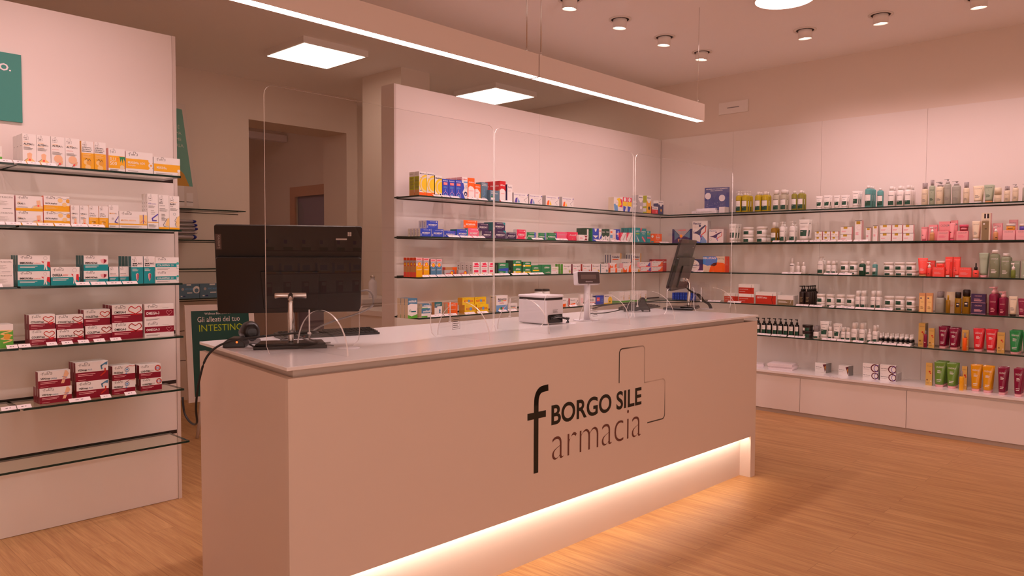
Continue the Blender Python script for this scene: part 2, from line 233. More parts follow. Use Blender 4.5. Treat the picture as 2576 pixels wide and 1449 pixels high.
bx('immtab', 'w', 'dte', 'white and teal carton with shield', teal('IMMUNOtab', shield(.82, .62, .14), .41, .5))
bx('immc', 'w', 'te', 'small white and teal drops carton', [('r', 0, 0, 1, .42, 'te'), MK, ('t', .1, .55, .7, .62, 'k', 'IMMUNO'), ('t', .1, .46, .85, .51, 'dor', 'complex'), ('z', .08, .25, .7, .36, 2, 'w'), ('c', .55, .1, .07, 'am')])
bx('immfluid', 'w', 'dte', 'tall teal and white syrup carton, shield', [('r', 0, 0, 1, .6, 'te'), MK, ('b', .1, .7, .92, .76, 'k', 'IMMUNO'), ('b', .1, .63, .5, .69, 'k', 'fluid'), ('z', .08, .45, .6, .55, 3, 'w')] + shield(.5, .24, .13), [('r', .2, .62, .9, .63, 'w')])
bx('colostro', 'w', 'w', 'white carton with teal name band', [('r', 0, .28, .9, .56, 'te'), MK, ('b', .06, .35, .6, .49, 'w', 'COLOSTRO'), ('t', .66, .35, .76, .49, 'w', 'D3'), ('z', .06, .1, .6, .2, 2, 'g'), ('c', .95, .55, .1, 'tur'), ('o', .95, .25, .1, .015, 'te')])
bx('intest', 'lgn', 'lgn', 'green carton with gut drawing and clock', [('r', 0, .75, 1, 1, 'w'), ('l', [(.45, .75), (.95, .72), (.5, .6), (.95, .52), (.5, .4), (.95, .32), (.6, .22)], .05, 'hon'), ('c', .75, .48, .13, 'am'), ('b', .0, .48, .3, .56, 'mar', 'FLO')])
bx('colest', 'w', 'mar', 'white and dark red carton, heart arrow', red('COLESTtab', heart(.74, .66, .2, 'rd2') + [('p', [(.7, .42), (.96, .5), (.84, .28)], 'rd')], .4, .5), [])
bx('colest10', 'w', 'mar', 'white and red heart carton, 10 strength', red('COLESTtab10', heart(.8, .66, .18, 'rd2') + [('p', [(.76, .42), (.99, .5), (.88, .28)], 'rd')], .4, .6))
bx('colestp', 'w', 'mar', 'white and red heart plus carton', red('COLESTtab', heart(.8, .68, .18, 'rd2') + [('t', .57, .49, .7, .57, 'dor', 'PLUS')], .45, .48))
bx('omegar', 'w', 'mar', 'white and red carton, big ribbon heart', red('OMEGA-3', [('l', [(.6, .44), (.78, .46), (.56, .64), (.56, .8), (.64, .9), (.76, .78), (.88, .9), (.95, .8), (.94, .64), (.76, .44), (.95, .44)], .045, 'rd')], .48, .38))
bx('omegaw', 'w', 'w', 'white carton with red name band', [('r', 0, .28, 1, .68, 'mar'), MK, ('b', .05, .4, .5, .56, 'w', 'OMEGA-3'), ('z', .05, .08, .5, .18, 2, 'g'), ('l', [(.4, .3), (.75, .3), (.86, .38), (.94, .52), (.88, .6), (.84, .54), (.78, .6), (.74, .52), (.84, .3)], .015, 'ros'), ('z', .6, .75, .85, .78, 1, 'g')])
bx('venor', 'w', 'mar', 'white and red carton with legs drawing', red('VENcap', [('t', .39, .5, .58, .59, 'sb', 'ORENA'), ('p', [(.7, .2), (.78, .6), (.84, .98), (.9, .95), (.96, .75), (.86, .5), (.8, .2)], 'sk'), ('l', [(.74, .6), (.9, .55), (.76, .45), (.88, .4)], .015, 'bl')], .45, .3))
bx('venplus', 'w', 'mar', 'white and red carton with twin arrows', red('VENcap', [('t', .38, .56, .5, .64, 'sb', 'PLUS'), ('l', [(.8, .58), (.78, .75), (.93, .9)], .07, 'sb'), ('l', [(.9, .6), (.9, .4), (.76, .22)], .07, 'rd2'), ('p', [(.86, .82), (.98, .98), (.97, .78)], 'sb')], .48, .28))
bx('press', 'w', 'mar', 'white and red carton, blue gauge coil', red('PRESStab', [('o', .64, .7, .14, .04, 'sb'), ('c', .64, .7, .07, 'lb'), ('l', [(.62, .86), (.75, .97), (.92, .92), (1, .96)], .03, 'rd2'), ('c', .6, .45, .05, 'lb')], .42, .4))
bx('coenz', 'w', 'mar', 'white and red carton, orange Q ring', red('COENZIMA', [('t', .52, .48, .66, .6, 'g', 'Q10'), ('o', .86, .7, .18, .07, 'rd2'), ('t', .78, .62, .94, .78, 'bl', '10')], .42, .45))
bx('bisol', 'w', 'w', 'tall white and yellow sun syrup carton', [('c', .95, .5, .38, 'yl'), ('o', .98, .48, .3, .06, 'cr'), ('r', .0, .0, 1, .14, 'or_'), ('b', .08, .89, .95, .94, 'nv', 'Bisolvon'), ('t', .08, .84, .45, .86, 'dor', 'Linctus'), ('z', .08, .72, .55, .78, 2, 'lg'), ('z', .08, .2, .4, .24, 1, 'k')], [('r', 0, 0, 1, .25, 'tn'), ('r', 0, .25, 1, .8, 'lm'), ('t', .1, .88, .8, .92, 'g', 'Bisolvon'), ('z', .1, .3, .9, .75, 9, 'brn')])
bx('bisols', 'w', 'dk', 'shorter white and yellow carton, dark foot', [('c', .9, .48, .4, 'yl'), ('o', .98, .45, .3, .07, 'cr'), ('r', 0, 0, 1, .12, 'nv'), ('c', .78, .1, .08, 'w'), ('c', .78, .12, .04, 'k'), ('b', .08, .84, .92, .91, 'nv', 'Bisolvon')])
bx('bronc', 'bl', 'nv', 'blue cough syrup carton, lungs drawing', [('b', .1, .88, .9, .94, 'w', 'Bronchenolo'), ('r', .2, .68, .82, .82, 'cor'), ('t', .26, .7, .76, .8, 'w', 'TOSSE'), ('z', .2, .5, .8, .62, 3, 'lb'), ('l', [(.5, .46), (.5, .34), (.2, .22), (.16, .04)], .02, 'ros'), ('l', [(.5, .34), (.8, .22), (.84, .04)], .02, 'ros'), ('c', .5, .12, .08, 'lb')])
bx('fluib', 'w', 'ros', 'white syrup carton with blue wave', [('p', [(0, 0), (0, .74), (.25, .72), (.45, .5), (.1, .3), (.5, .05), (.6, 0)], 'bl'), ('r', .3, .74, 1, .8, 'lb'), ('b', .1, .87, .9, .93, 'rd', 'FLUIBRON'), ('z', .6, .45, .92, .65, 4, 'g'), ('c', .65, .24, .1, 'nv'), ('c', .65, .22, .05, 'w')], [('b', .1, .85, .9, .91, 'rd', 'FLUIBRON')])
bx('fluif', 'or_', 'or_', 'tall orange and white syrup carton', [('p', [(.08, .0), (.08, .55), (.3, .63), (.7, .6), (1, .48), (1, .0)], 'w'), ('b', .15, .77, .92, .83, 'w', 'FLUIfort'), ('t', .18, .38, .85, .43, 'cor', 'SCIROPPO'), ('z', .6, .06, .75, .12, 2, 'k')])
bx('fluifs', 'or_', 'or_', 'short orange and white carton', [('p', [(0, 0), (0, .68), (.4, .72), (.9, .5), (.8, .1), (.6, 0)], 'w'), ('b', .1, .8, .9, .87, 'w', 'FLUIfort'), ('p', [(.75, 0), (.8, .4), (1, .45), (1, 0)], 'am'), ('z', .1, .4, .6, .5, 2, 'cor')])
bx('fluimu', 'slate', 'slate', 'slate blue mucolytic carton', [('b', .1, .88, .8, .93, 'w', 'FLUIMUCIL'), ('b', .1, .8, .9, .85, 'w', 'MUCOLITICO'), ('l', [(.5, .65), (.4, .45), (.6, .4), (.3, .25)], .02, 'lb'), ('z', .1, .08, .7, .18, 3, 'w'), ('c', .88, .05, .03, 'rd')])
bx('fluimus', 'slate', 'slate', 'low slate blue carton with white tag', [('b', .15, .8, .5, .9, 'w', 'FLUIMUCIL'), ('b', .15, .66, .8, .76, 'w', 'MUCOLITICO'), ('r', .12, .12, .45, .32, 'w'), ('r', .12, .36, .4, .46, 'gn')])
bx('levot', 'rd', 'rd', 'red and white cough syrup carton', [('p', [(.0, 0), (0, .55), (.3, .64), (.7, .62), (1, .5), (1, .02), (.5, 0)], 'w'), ('p', [(0, 0), (0, .14), (.25, .0)], 'rd'), ('b', .12, .76, .88, .84, 'w', 'LEVOtuss'), ('t', .2, .38, .8, .42, 'cor', 'SCIROPPO'), ('z', .6, .08, .8, .12, 1, 'g')], [('b', .1, .74, .8, .8, 'w', 'LEVOtuss'), ('p', [(.5, 0), (.2, .3), (.6, .56), (1, .6), (1, 0)], 'tn')])
bx('seki', 'w', 'nv', 'white syrup carton, navy spine', [('t', .15, .8, .88, .9, 'nv', 'Seki'), ('z', .15, .6, .7, .68, 2, 'lg')])
E_ = [('t', .06, .74, .76, .88, 'pu', 'Enterogermina'), ('z', .35, .6, .75, .64, 1, 'sil'), ('l', [(.98, .92), (.92, .6), (.7, .35), (.85, .12)], .03, 'g'), ('c', .95, .85, .07, 'pu')]
bx('entero', 'w', 'sil', 'white carton with violet print', E_ + [('p', [(.06, .06), (.14, .5), (.26, .55), (.24, .06)], 'pu'), ('p', [(.28, .06), (.32, .5), (.42, .1)], 'lb')])
bx('enteroy', 'w', 'sil', 'white carton with orange print', E_ + [('p', [(.06, .06), (.14, .5), (.26, .55), (.24, .06)], 'or_'), ('p', [(.28, .06), (.32, .5), (.42, .1)], 'yl')])
bx('mag', 'w', 'cr', 'white, yellow and blue powder carton', [('p', [(.5, .35), (.8, .95), (1, .8), (1, .3)], 'hp'), ('p', [(.35, .9), (.7, 1), (.9, .5), (.5, .3)], 'yl'), ('p', [(.1, 0), (.0, .5), (.4, .6), (.5, 0)], 'lb'), ('c', .35, .62, .2, 'w'), ('t', .2, .56, .5, .68, 'ros', 'mag')])
bx('magp', 'w', 'w', 'small pink, yellow and blue carton', [('r', 0, .7, 1, 1, 'hp'), ('r', 0, .4, 1, .7, 'yl'), ('p', [(.1, 0), (.1, .4), (.8, .35), (.5, 0)], 'bl'), ('c', .5, .85, .14, 'w')])
MU = lambda c, p: [('r', 0, 0, 1, .72, c), ('c', .5, .74, .16, 'w'), ('b', .12, .84, .88, .9, 'nv', 'Multi'), ('c', .55, .3, .1, p)]
bx('multis', 'w', 'sil', 'tall silver and white vitamin carton', MU('sil', 'w'), [('r', 0, 0, 1, .85, 'sil'), ('z', .2, .3, .8, .7, 5, 'w')])
bx('multiy', 'w', 'lm', 'tall yellow and lime vitamin carton', MU('y', 'k'), [('r', .1, .1, .9, .3, 'w'), ('r', .1, .4, .9, .6, 'w')])
bx('multir', 'rd', 'mar', 'small red and white vitamin carton', [('r', 0, .6, 1, 1, 'w'), ('b', .1, .72, .8, .88, 'nv', 'Multi'), ('c', .7, .3, .18, 'pk')])
bx('multin', 'w', 'nv', 'navy and white vitamin carton', MU('nv', 'am'), [('r', 0, .8, 1, 1, 'w')])
bx('moment', 'bl', 'w', 'blue painkiller carton, white lettering', moment(), [('z', .3, .2, .6, .8, 4, 'g')])
bx('momsm', 'bl', 'w', 'small blue painkiller carton, red tip', moment(tip='rd'))
bx('momteal', 'bl', 'dte', 'blue painkiller carton, teal side', moment() + [('r', .9, 0, 1, 1, 'te')])
bx('mompink', 'pk', 'w', 'pink painkiller carton', moment())
bx('momor', 'or_', 'w', 'orange painkiller carton', moment('MOMENKID') + [('c', .95, .5, .25, 'dor')])
bx('momact', 'vio', 'w', 'dark purple painkiller carton', moment('MOMENTACT'))
bx('momact2', 'vio', 'dte', 'dark purple carton, teal corner', moment('MOMENTACT') + [('p', [(.75, 1), (1, 1), (1, .6)], 'te')])
bx('momred', 'hp', 'w', 'rose red painkiller carton', moment('MOMENTACT') + [('p', [(.85, .1), (.98, .3), (.98, .1)], 'w')])
bx('momend', 'gn', 'w', 'green and blue painkiller carton', moment('MOMENDOL') + [('r', .86, 0, 1, 1, 'bl')])
bx('momgr', 'gn', 'w', 'wide bright green painkiller carton', moment('MOMENDOL') + [('r', .92, 0, 1, 1, 'bl')])
bx('ketor', 'pk', 'pk', 'pink carton with faded silver lettering', [('t', .15, .6, .75, .78, 'sil', 'Ketofen'), ('p', [(.8, 1), (1, .9), (.85, .5), (.9, 0), (1, 0), (1, 1)], 'hp'), ('c', .5, .3, .06, 'am')])
bx('antin', 'hp', 'hp', 'red carton with white script', [('t', .15, .55, .8, .75, 'w', 'Antinfl'), ('l', [(.95, .9), (.82, .4), (.92, .1)], .05, 'ros'), ('c', .45, .2, .06, 'am')])
bx('nurox', 'w', 'w', 'flat white carton, red cross triangles', [('p', [(.55, .9), (.95, .9), (.75, .5)], 'mar'), ('p', [(.55, .1), (.95, .1), (.75, .5)], 'mar'), ('z', .1, .3, .45, .6, 3, 'pk')])
bx('grnbox', 'dg', 'dg', 'dark green carton', [('b', .15, .2, .4, .9, 'w', 'I'), ('z', .5, .3, .9, .8, 4, 'gn')])
bx('blubox', 'bl', 'gn', 'blue carton with white bottle drawing', [('p', [(.3, .98), (.7, .98), (.6, .75), (.4, .75)], 'w'), ('p', [(.05, .45), (.95, .45), (.5, .25)], 'w'), ('z', .2, .1, .8, .2, 2, 'w')])
bx('blustr', 'w', 'bl', 'narrow white and blue slanted carton', [('p', [(0, .1), (1, .6), (1, .3), (0, 0)], 'bl'), ('z', .1, .75, .9, .9, 2, 'rd')])
bx('grnpt', 'w', 'dg', 'narrow green carton with pointed band', [('p', [(0, 1), (1, 1), (1, .5), (.5, .35), (0, .5)], 'dg'), ('b', .15, .72, .85, .82, 'w', 'Iodio'), ('c', .5, .15, .07, 'sg')])
bx('wor', 'w', 'w', 'narrow white carton with orange cap print', [('r', .1, .7, .9, .85, 'or_'), ('r', 0, .3, 1, .55, 'lb')])
bx('wpk', 'w', 'w', 'narrow plain white carton', [('z', .2, .4, .8, .7, 4, 'ros'), ('c', .5, .3, .08, 'ros')])
bx('bcross', 'bl', 'bl', 'blue carton with white cross', [('p', [(0, 0), (0, .25), (.5, .05), (1, .25), (1, 0)], 'w'), ('r', .42, .4, .58, .85, 'w'), ('r', .15, .56, .85, .7, 'w'), ('c', .5, .63, .06, 'or_')])
bx('tachi', 'w', 'hp', 'white and pink diagonal stripe carton', [('p', [(0, 1), (.45, 1), (0, .4)], 'hp'), ('l', [(.35, .08), (.85, .85)], .12, 'k'), ('l', [(.35, .08), (.85, .85)], .06, 'w'), ('c', .2, .85, .06, 'w')])
bx('teal', 'te', 'te', 'teal carton with white streaks', [('b', .1, .72, .9, .82, 'w', 'CANESTEN'), ('r', .1, .55, .9, .64, 'grs'), ('p', [(.2, .5), (.9, .1), (.7, .05)], 'w'), ('p', [(.2, .5), (.55, .05), (.35, .05)], 'lb')], [('r', .3, .2, .6, .95, 'dte')])
bx('tealp', 'te', 'te', 'teal carton with pink flash', [('p', [(0, 1), (.3, 1), (0, .7)], 'hp'), ('b', .12, .72, .9, .81, 'w', 'CANESTEN'), ('b', .3, .58, .8, .66, 'w', 'Gyn'), ('p', [(.2, .35), (.4, .45), (.9, .1), (.7, .02)], 'hp'), ('l', [(.3, .4), (.8, .08)], .03, 'w')])
bx('tealt', 'te', 'te', 'small teal carton, pink band', [('r', .1, .7, .9, .8, 'grs'), ('r', .1, .35, .9, .48, 'hp'), ('c', .3, .9, .07, 'w')])
bx('golf', 'or_', 'or_', 'orange carton with white oval', [('c', .45, .6, .3, 'w'), ('c', .45, .6, .27, 'or_'), ('b', .2, .5, .72, .7, 'w', 'Golfer'), ('z', .15, .12, .6, .18, 1, 'w')], [('c', .5, .7, .14, 'w'), ('r', .2, .05, .8, .2, 'te')])
bx('nuror', 'yl', 'tn', 'tall yellow and silver sun target carton', sunbox('y', 'w', 0), [('r', 0, .86, 1, 1, 'dor'), ('r', 0, .62, 1, .86, 'sil'), ('r', 0, 0, 1, .25, 'cor'), ('c', .5, .66, .1, 'dor'), ('c', .5, .66, .06, 'yl')])
bx('nurbl', 'dte', 'dk', 'blue and silver sun target carton', sunbox('sb', 'w', 0))
bx('nursi', 'sil', 'sil', 'flat silver carton, red lettering, target', [('b', .15, .3, .65, .55, 'rd', 'NUROFEN'), ('z', .15, .1, .6, .2, 1, 'nv'), ('r', .84, 0, 1, 1, 'slate'), ('c', .76, .5, .36, 'dor'), ('c', .76, .5, .2, 'yl')])
bx('nursio', 'tn', 'cor', 'flat tan and orange carton lying behind', [('r', .6, 0, 1, 1, 'or_'), ('z', .1, .4, .5, .7, 1, 'cor'), ('c', .75, .2, .25, 'dor')])
bx('vivc', 'w', 'w', 'white carton with pink cup print', [('p', [(.2, .9), (.7, .95), (.9, .78), (.3, .76)], 'hp'), ('r', .12, .64, .88, .74, 'hp'), ('t', .15, .5, .85, .57, 'mar', 'TACHIFLUDEC'), ('r', .2, .24, .82, .42, 'hp'), ('c', .25, .12, .08, 'yl'), ('r', .5, .04, .85, .14, 'am')], [('z', .3, .3, .7, .8, 4, 'g')])
bx('aspb', 'te', 'dg', 'teal and blue effervescent carton', [('r', 0, 0, 1, 1, 'gn'), ('b', .12, .76, .7, .9, 'w', 'ASPIRINA'), ('p', [(.0, .5), (1, .58), (1, .3), (0, .36)], 'bl'), ('z', .1, .1, .5, .28, 3, 'w'), ('c', .82, .2, .14, 'lb'), ('z', .1, .62, .85, .66, 1, 'lb')], [('l', [(.5, .2), (.5, .8)], .04, 'sil')])
bx('aspg', 'gn', 'gn', 'plain green carton set back', [('r', 0, .25, 1, .42, 'ros')])
A_ = [('b', .3, .6, .85, .85, 'w', 'ASPIRINA'), ('r', 0, .24, 1, .46, 'yl'), ('c', .18, .35, .17, 'w'), ('o', .93, .38, .1, .04, 'k')]
bx('aspc', 'gn', 'dg', 'green carton with yellow band', A_)
bx('aspd', 'gn', 'gn', 'wide green carton, short yellow band', [('b', .22, .62, .72, .78, 'w', 'ASPIRINA'), ('r', .12, .36, .8, .5, 'yl'), ('z', .1, .1, .5, .18, 1, 'grs'), ('c', .75, .44, .08, 'am')])
bx('aspe', 'gn', 'gn', 'wide plain green carton', [('b', .3, .6, .85, .78, 'w', 'ASPIRINA'), ('p', [(.3, .1), (.8, .28), (.95, .1)], 'sg')])
bx('vivin', 'w', 'w', 'white carton with lime lettering', [('t', .1, .62, .95, .88, 'lm', 'VIVINC'), ('z', .1, .4, .7, .5, 1, 'pk'), ('c', .75, .15, .05, 'mar')])
bx('ben_g', 'w', 'lgn', 'white lozenge carton, lime detail', benagol('lm')); bx('ben_r', 'w', 'mar', 'white lozenge carton, pink detail', benagol('hp'))
bx('ben_o', 'w', 'rd2', 'white lozenge carton, orange detail', benagol('or_')); bx('ben_y', 'w', 'rd2', 'white lozenge carton, yellow detail', benagol('yl')); bx('ben_n', 'w', 'dte', 'white lozenge carton, grey detail', benagol('slate'))
bx('volt', 'w', 'w', 'tall white carton with yellow edge', [('b', .1, .74, .8, .86, 'nv', 'Voltadol'), ('r', .15, .64, .72, .69, 'or_'), ('r', .9, 0, 1, 1, 'am'), ('z', .1, .3, .6, .4, 2, 'ros')], [('l', [(.6, .5), (.6, .9)], .05, 'nv')])
bx('voltm', 'w', 'w', 'shorter white carton with navy lettering', [('b', .02, .56, .7, .76, 'nv', 'Voltadol'), ('z', .1, .4, .5, .46, 1, 'or_'), ('p', [(.9, 0), (.86, .6), (1, .8), (1, 0)], 'cor')])
bx('volo', 'w', 'ros', 'small white and orange gel carton', [('r', 0, 0, .5, .5, 'or_'), ('c', .3, .55, .3, 'w'), ('z', .15, .6, .6, .66, 1, 'or_'), ('p', [(.7, 0), (.75, .6), (1, .9), (1, 0)], 'or_')])
bx('volos', 'w', 'or_', 'low white carton with orange flame', [('z', .15, .4, .65, .6, 1, 'or_'), ('p', [(.72, 0), (.78, .7), (.9, .9), (1, .3), (1, 0)], 'am')])
AC = lambda c: [('z', .08, .74, .6, .84, 1, 'nv'), ('r', .6, 0, 1, .35, 'cor'), ('c', .35, .5, .32, 'w'), ('p', [(.7, .2), (.9, .9), (1, .9), (1, .1)], c), ('c', .1, .5, .08, c), ('r', 0, 0, 1, .1, 'cor')]
bx('actig', 'w', 'ros', 'white flu carton with purple ribbon', AC('pu')); bx('actigo', 'w', 'ros', 'white flu carton with orange ribbon', AC('or_'))
bx('therma', 'rd', 'mar', 'long red heat patch carton', [('b', .1, .68, .9, .88, 'w', 'ThermaCare'), ('z', .4, .5, .8, .55, 1, 'am')])
bx('oxit', 'w', 'cr', 'tall white, blue and green carton', [('r', 0, .76, 1, 1, 'sb'), ('b', .08, .8, .94, .92, 'w', 'oxitask'), ('p', [(0, .76), (0, .66), (.3, .74), (1, .7), (1, .78)], 'sb'), ('p', [(0, 0), (0, .18), (.4, .1), (1, .2), (1, 0)], 'lgn'), ('o', .24, .38, .05, .02, 'gn'), ('r', .35, .3, .85, .37, 'dte')])
bx('oxis', 'w', 'cr', 'low white, blue and green carton', [('r', 0, .45, 1, 1, 'sb'), ('b', .15, .55, .95, .82, 'w', 'oxitask'), ('r', 0, 0, .6, .16, 'lgn')])
bx('orte', 'w', 'tn', 'white and blue carton, orange spine', [('r', 0, .7, 1, 1, 'dte'), ('z', .15, .76, .85, .9, 2, 'w'), ('r', 0, .6, .35, .75, 'slate'), ('c', .7, .4, .08, 'sb'), ('p', [(.6, .2), (.7, .55), (.8, .2)], 'sb')])
bx('ketor2', 'or_', 'cr', 'orange carton with white lettering', [('t', .1, .76, .85, .88, 'w', 'POLIDOL'), ('r', .02, .46, .85, .48, 'w'), ('t', .1, .1, .7, .2, 'dor', 'POTENZA')])
bx('ketod', 'yl', 'y', 'yellow painkiller carton, red lettering', [('b', .14, .38, .48, .66, 'rd', 'KET'), ('c', .55, .52, .2, 'lb'), ('b', .64, .38, .92, .66, 'rd', 'DOL'), ('z', .12, .82, .3, .88, 1, 'brn'), ('z', .3, .1, .8, .2, 1, 'am')])
bx('multc', 'w', 'cr', 'white and blue vitamin carton, rainbow', [('r', 0, 0, 1, .4, 'lb'), ('b', .16, .72, .9, .84, 'k', 'Multicentrum'), ('r', .16, .64, .4, .69, 'bl'), ('r', .4, .64, .6, .69, 'grs'), ('r', .6, .64, .88, .69, 'or_'), ('t', .3, .46, .7, .58, 'rd', 'baby'), ('c', .45, .2, .09, 'gn'), ('c', .6, .18, .08, 'cor'), ('c', .3, .14, .06, 'yl')], [('z', .2, .1, .9, .9, 9, 'lg'), ('z', .2, .84, .9, .92, 1, 'k')])
bx('multcs', 'w', 'w', 'low white vitamin carton, rainbow', [('b', .18, .5, .82, .7, 'k', 'Multicentrum'), ('r', .2, .36, .45, .44, 'grs'), ('r', .45, .36, .8, .44, 'or_'), ('l', [(.1, .2), (.5, .08), (.9, .25)], .05, 'am')])
bx('benac', 'w', 'rd2', 'white and orange throat carton', [('t', .1, .68, .62, .86, 'k', 'Benactiv'), ('p', [(.08, 0), (.1, .3), (.65, .38), (.6, 0)], 'or_'), ('l', [(.95, .7), (.8, .4), (.95, .1)], .06, 'dk')])
bx('tachd', 'w', 'or_', 'low white carton, two coloured stripes', [('b', .1, .55, .75, .85, 'dk', 'Tachidol'), ('r', 0, .12, 1, .22, 'nv'), ('r', 0, .28, 1, .36, 'cor')])
bx('bluor', 'bl', 'nv', 'blue carton with orange square', [('r', .12, .35, .5, .8, 'cor'), ('o', .8, .4, .15, .05, 'lb'), ('z', .15, .5, .45, .6, 1, 'w')])
bx('bisy', 'w', 'sil', 'white carton with yellow sun', [('c', .75, .35, .42, 'yl'), ('b', .08, .76, .6, .9, 'nv', 'Bisolvon'), ('r', 0, 0, 1, .08, 'yl'), ('c', .72, .2, .1, 'k')])
bx('grstr', 'w', 'w', 'large white carton with green base band', [('r', 0, 0, 1, .14, 'lgn'), ('r', .48, .14, .5, 1, 'lg'), ('c', .4, .6, .05, 'gd'), ('c', .9, .6, .05, 'gd'), ('r', .37, .25, .43, .5, 'yb'), ('r', .87, .25, .93, .5, 'yb'), ('z', .1, .5, .3, .55, 1, 'brn')], [('r', 0, 0, 1, .14, 'lgn')])
bx('nurbox', 'nv', 'nv', 'navy and silver heat patch carton', [('p', [(.08, 1), (.92, 1), (.55, .45), (.45, .45)], 'sil'), ('b', .3, .86, .7, .95, 'cor', 'NUROFEN'), ('c', .46, .5, .13, 'w'), ('c', .46, .5, .11, 'or_'), ('c', .46, .5, .06, 'yl'), ('p', [(.3, .3), (.6, .26), (.64, .12), (.3, .1)], 'tn'), ('p', [(.12, .9), (.38, .5), (.12, .2)], 'sb'), ('p', [(.9, .9), (.6, .5), (.9, .35)], 'sb'), ('z', .7, .1, .95, .2, 2, 'lb')])
FL = [('p', [(.05, .45), (.35, .55), (.6, .7), (.85, .82), (.9, .78), (.6, .58), (.55, .4), (.45, .35), (.3, .42)], 'nv'), ('c', .5, .78, .055, 'nv'), ('l', [(.9, .75), (.86, .5), (.6, .36)], .04, 'dor'), ('l', [(.5, .4), (.62, .15)], .045, 'bl'), ('c', .6, .3, .035, 'rd')]
bx('flector', 'w', 'sil', 'tall white patch carton, running figure', [('p', [(.5, 0), (.6, .4), (.95, .1), (.95, 0)], 'lb'), ('p', [(.02, .0), (.35, .08), (.6, .02), (.6, 0)], 'bl'), ('b', .05, .84, .6, .94, 'nv', 'Flector'), ('o', .12, .5, .05, .012, 'nv')] + FL)
bx('flecs', 'w', 'sil', 'smaller white patch carton, running figure', [('b', .05, .84, .5, .94, 'sb', 'Flector'), ('t', .52, .84, .92, .94, 'sil', 'Unidie'), ('o', .12, .25, .09, .012, 'g')] + FL)
bx('goldb', 'w', 'ros', 'small white carton, gold top tab', [('r', .22, .62, .54, 1, 'gd'), ('r', 0, .96, 1, 1, 'dk'), ('z', .1, .35, .5, .5, 1, 'g'), ('c', .68, .35, .08, 'gd'), ('c', .82, .35, .08, 'gd')])
bx('goldl', 'w', 'ros', 'white cream carton, gold top tab', [('r', .25, .7, .6, 1, 'gd'), ('r', 0, .96, 1, 1, 'dk'), ('z', .08, .3, .5, .45, 2, 'pk'), ('o', .82, .4, .14, .01, 'lg')])
bx('goldt', 'w', 'ros', 'tall white serum carton, gold tab', [('r', .2, .82, .8, .96, 'gd'), ('r', 0, .975, 1, 1, 'dk'), ('o', .6, .65, .1, .008, 'lg'), ('z', .12, .3, .6, .45, 4, 'pk')])
bx('pinkb', 'pb', 'pk', 'pale pink skincare carton', [('t', .15, .74, .85, .85, 'g', 'CAUDALIE'), ('z', .15, .3, .75, .55, 3, 'pk'), ('c', .88, .8, .03, 'g')])
bx('goldtall', 'cr', 'ros', 'tall gold skincare carton', [('r', .05, .8, .85, .97, 'dk'), ('r', .05, .8, .3, .97, 'cr'), ('r', .5, .8, .62, .97, 'w'), ('t', .1, .71, .8, .75, 'brn', 'CAUDALIE'), ('r', .05, .0, .85, .7, 'brn'), ('r', .4, .4, .62, .43, 'dk'), ('c', .3, .6, .03, 'w')])
bx('cpinkb', 'ros', 'pk', 'blush white skincare carton', [('t', .15, .76, .85, .88, 'g', 'CAUDALIE'), ('z', .15, .25, .7, .5, 3, 'ros')])
bx('whteal', 'w', 'w', 'white carton with dark teal panel', [('r', .1, .45, .94, .85, 'dte'), ('p', [(.3, .45), (.6, .65), (.94, .55), (.94, .45)], 'lb'), ('z', .2, .2, .8, .3, 2, 'lg')])
bx('brexi', 'nv', 'nv', 'navy carton with large white disc', [('c', .42, .47, .47, 'w'), ('r', 0, .05, .3, .9, 'w'), ('b', .06, .46, .78, .6, 'nv', 'Brexidol'), ('o', .42, .74, .09, .02, 'am'), ('z', .06, .3, .6, .38, 2, 'g')])
bx('ibup', 'cr', 'dor', 'blue and orange patch carton', [('p', [(0, 1), (.56, 1), (.64, .85), (.62, .6), (.4, .45), (.2, .4), (0, .5)], 'bb'), ('p', [(.28, 0), (.32, .3), (.45, .55), (.62, .62), (.9, .58), (1, .5), (1, 0)], 'or_'), ('p', [(.33, .42), (.45, .56), (.62, .62), (.6, .45), (.5, .38)], 'dk'), ('b', .02, .82, .58, .95, 'w', 'IBUPAS'), ('t', .66, .8, .92, .89, 'k', '136 mg'), ('r', .96, 0, 1, 1, 'dor')])
bx('corab', 'cor', 'dor', 'coral skincare carton', [('t', .12, .76, .88, .88, 'ros', 'CAUDALIE'), ('z', .12, .25, .75, .5, 3, 'pb')])
bx('greenx', 'sg', 'dg', 'sage green skincare carton', [('t', .1, .84, .9, .92, 'w', 'CAUDALIE'), ('z', .15, .1, .8, .2, 2, 'w')])
RB_ = [('r', 0, .0, 1, .64, 'rd2'), ('r', .82, .0, 1, .64, 'rd2'), ('l', [(.84, .95), (.8, .4), (.82, .2)], .02, 'dk'), ('t', .06, .42, .3, .5, 'w', 'CELLULE'), ('t', .3, .42, .62, .5, 'w', 'MADRE'), ('z', .06, .18, .5, .24, 1, 'w')]
bx('redbox', 'w', 'w', 'white and red hair ampoule carton', RB_)
bx('redbox2', 'w', 'w', 'long red and white hair loss carton', [('r', 0, 0, 1, .72, 'rd2'), ('b', .06, .46, .56, .58, 'w', 'CADUTA CAPELLI'), ('z', .06, .6, .4, .64, 1, 'w'), ('l', [(.86, .9), (.8, .4), (.84, .02)], .03, 'dk')])
bx('brnbox', 'w', 'w', 'white and olive brown hair carton', [('r', 0, 0, 1, .55, 'brn'), ('z', .06, .2, .7, .42, 3, 'w'), ('l', [(.92, .9), (.8, .1)], .03, 'w')])
bx('bluel', 'bl', 'bl', 'narrow blue carton', [('r', .85, 0, 1, 1, 'nv'), ('z', .25, .5, .7, .6, 2, 'lb'), ('z', .2, .1, .7, .2, 1, 'lb')])
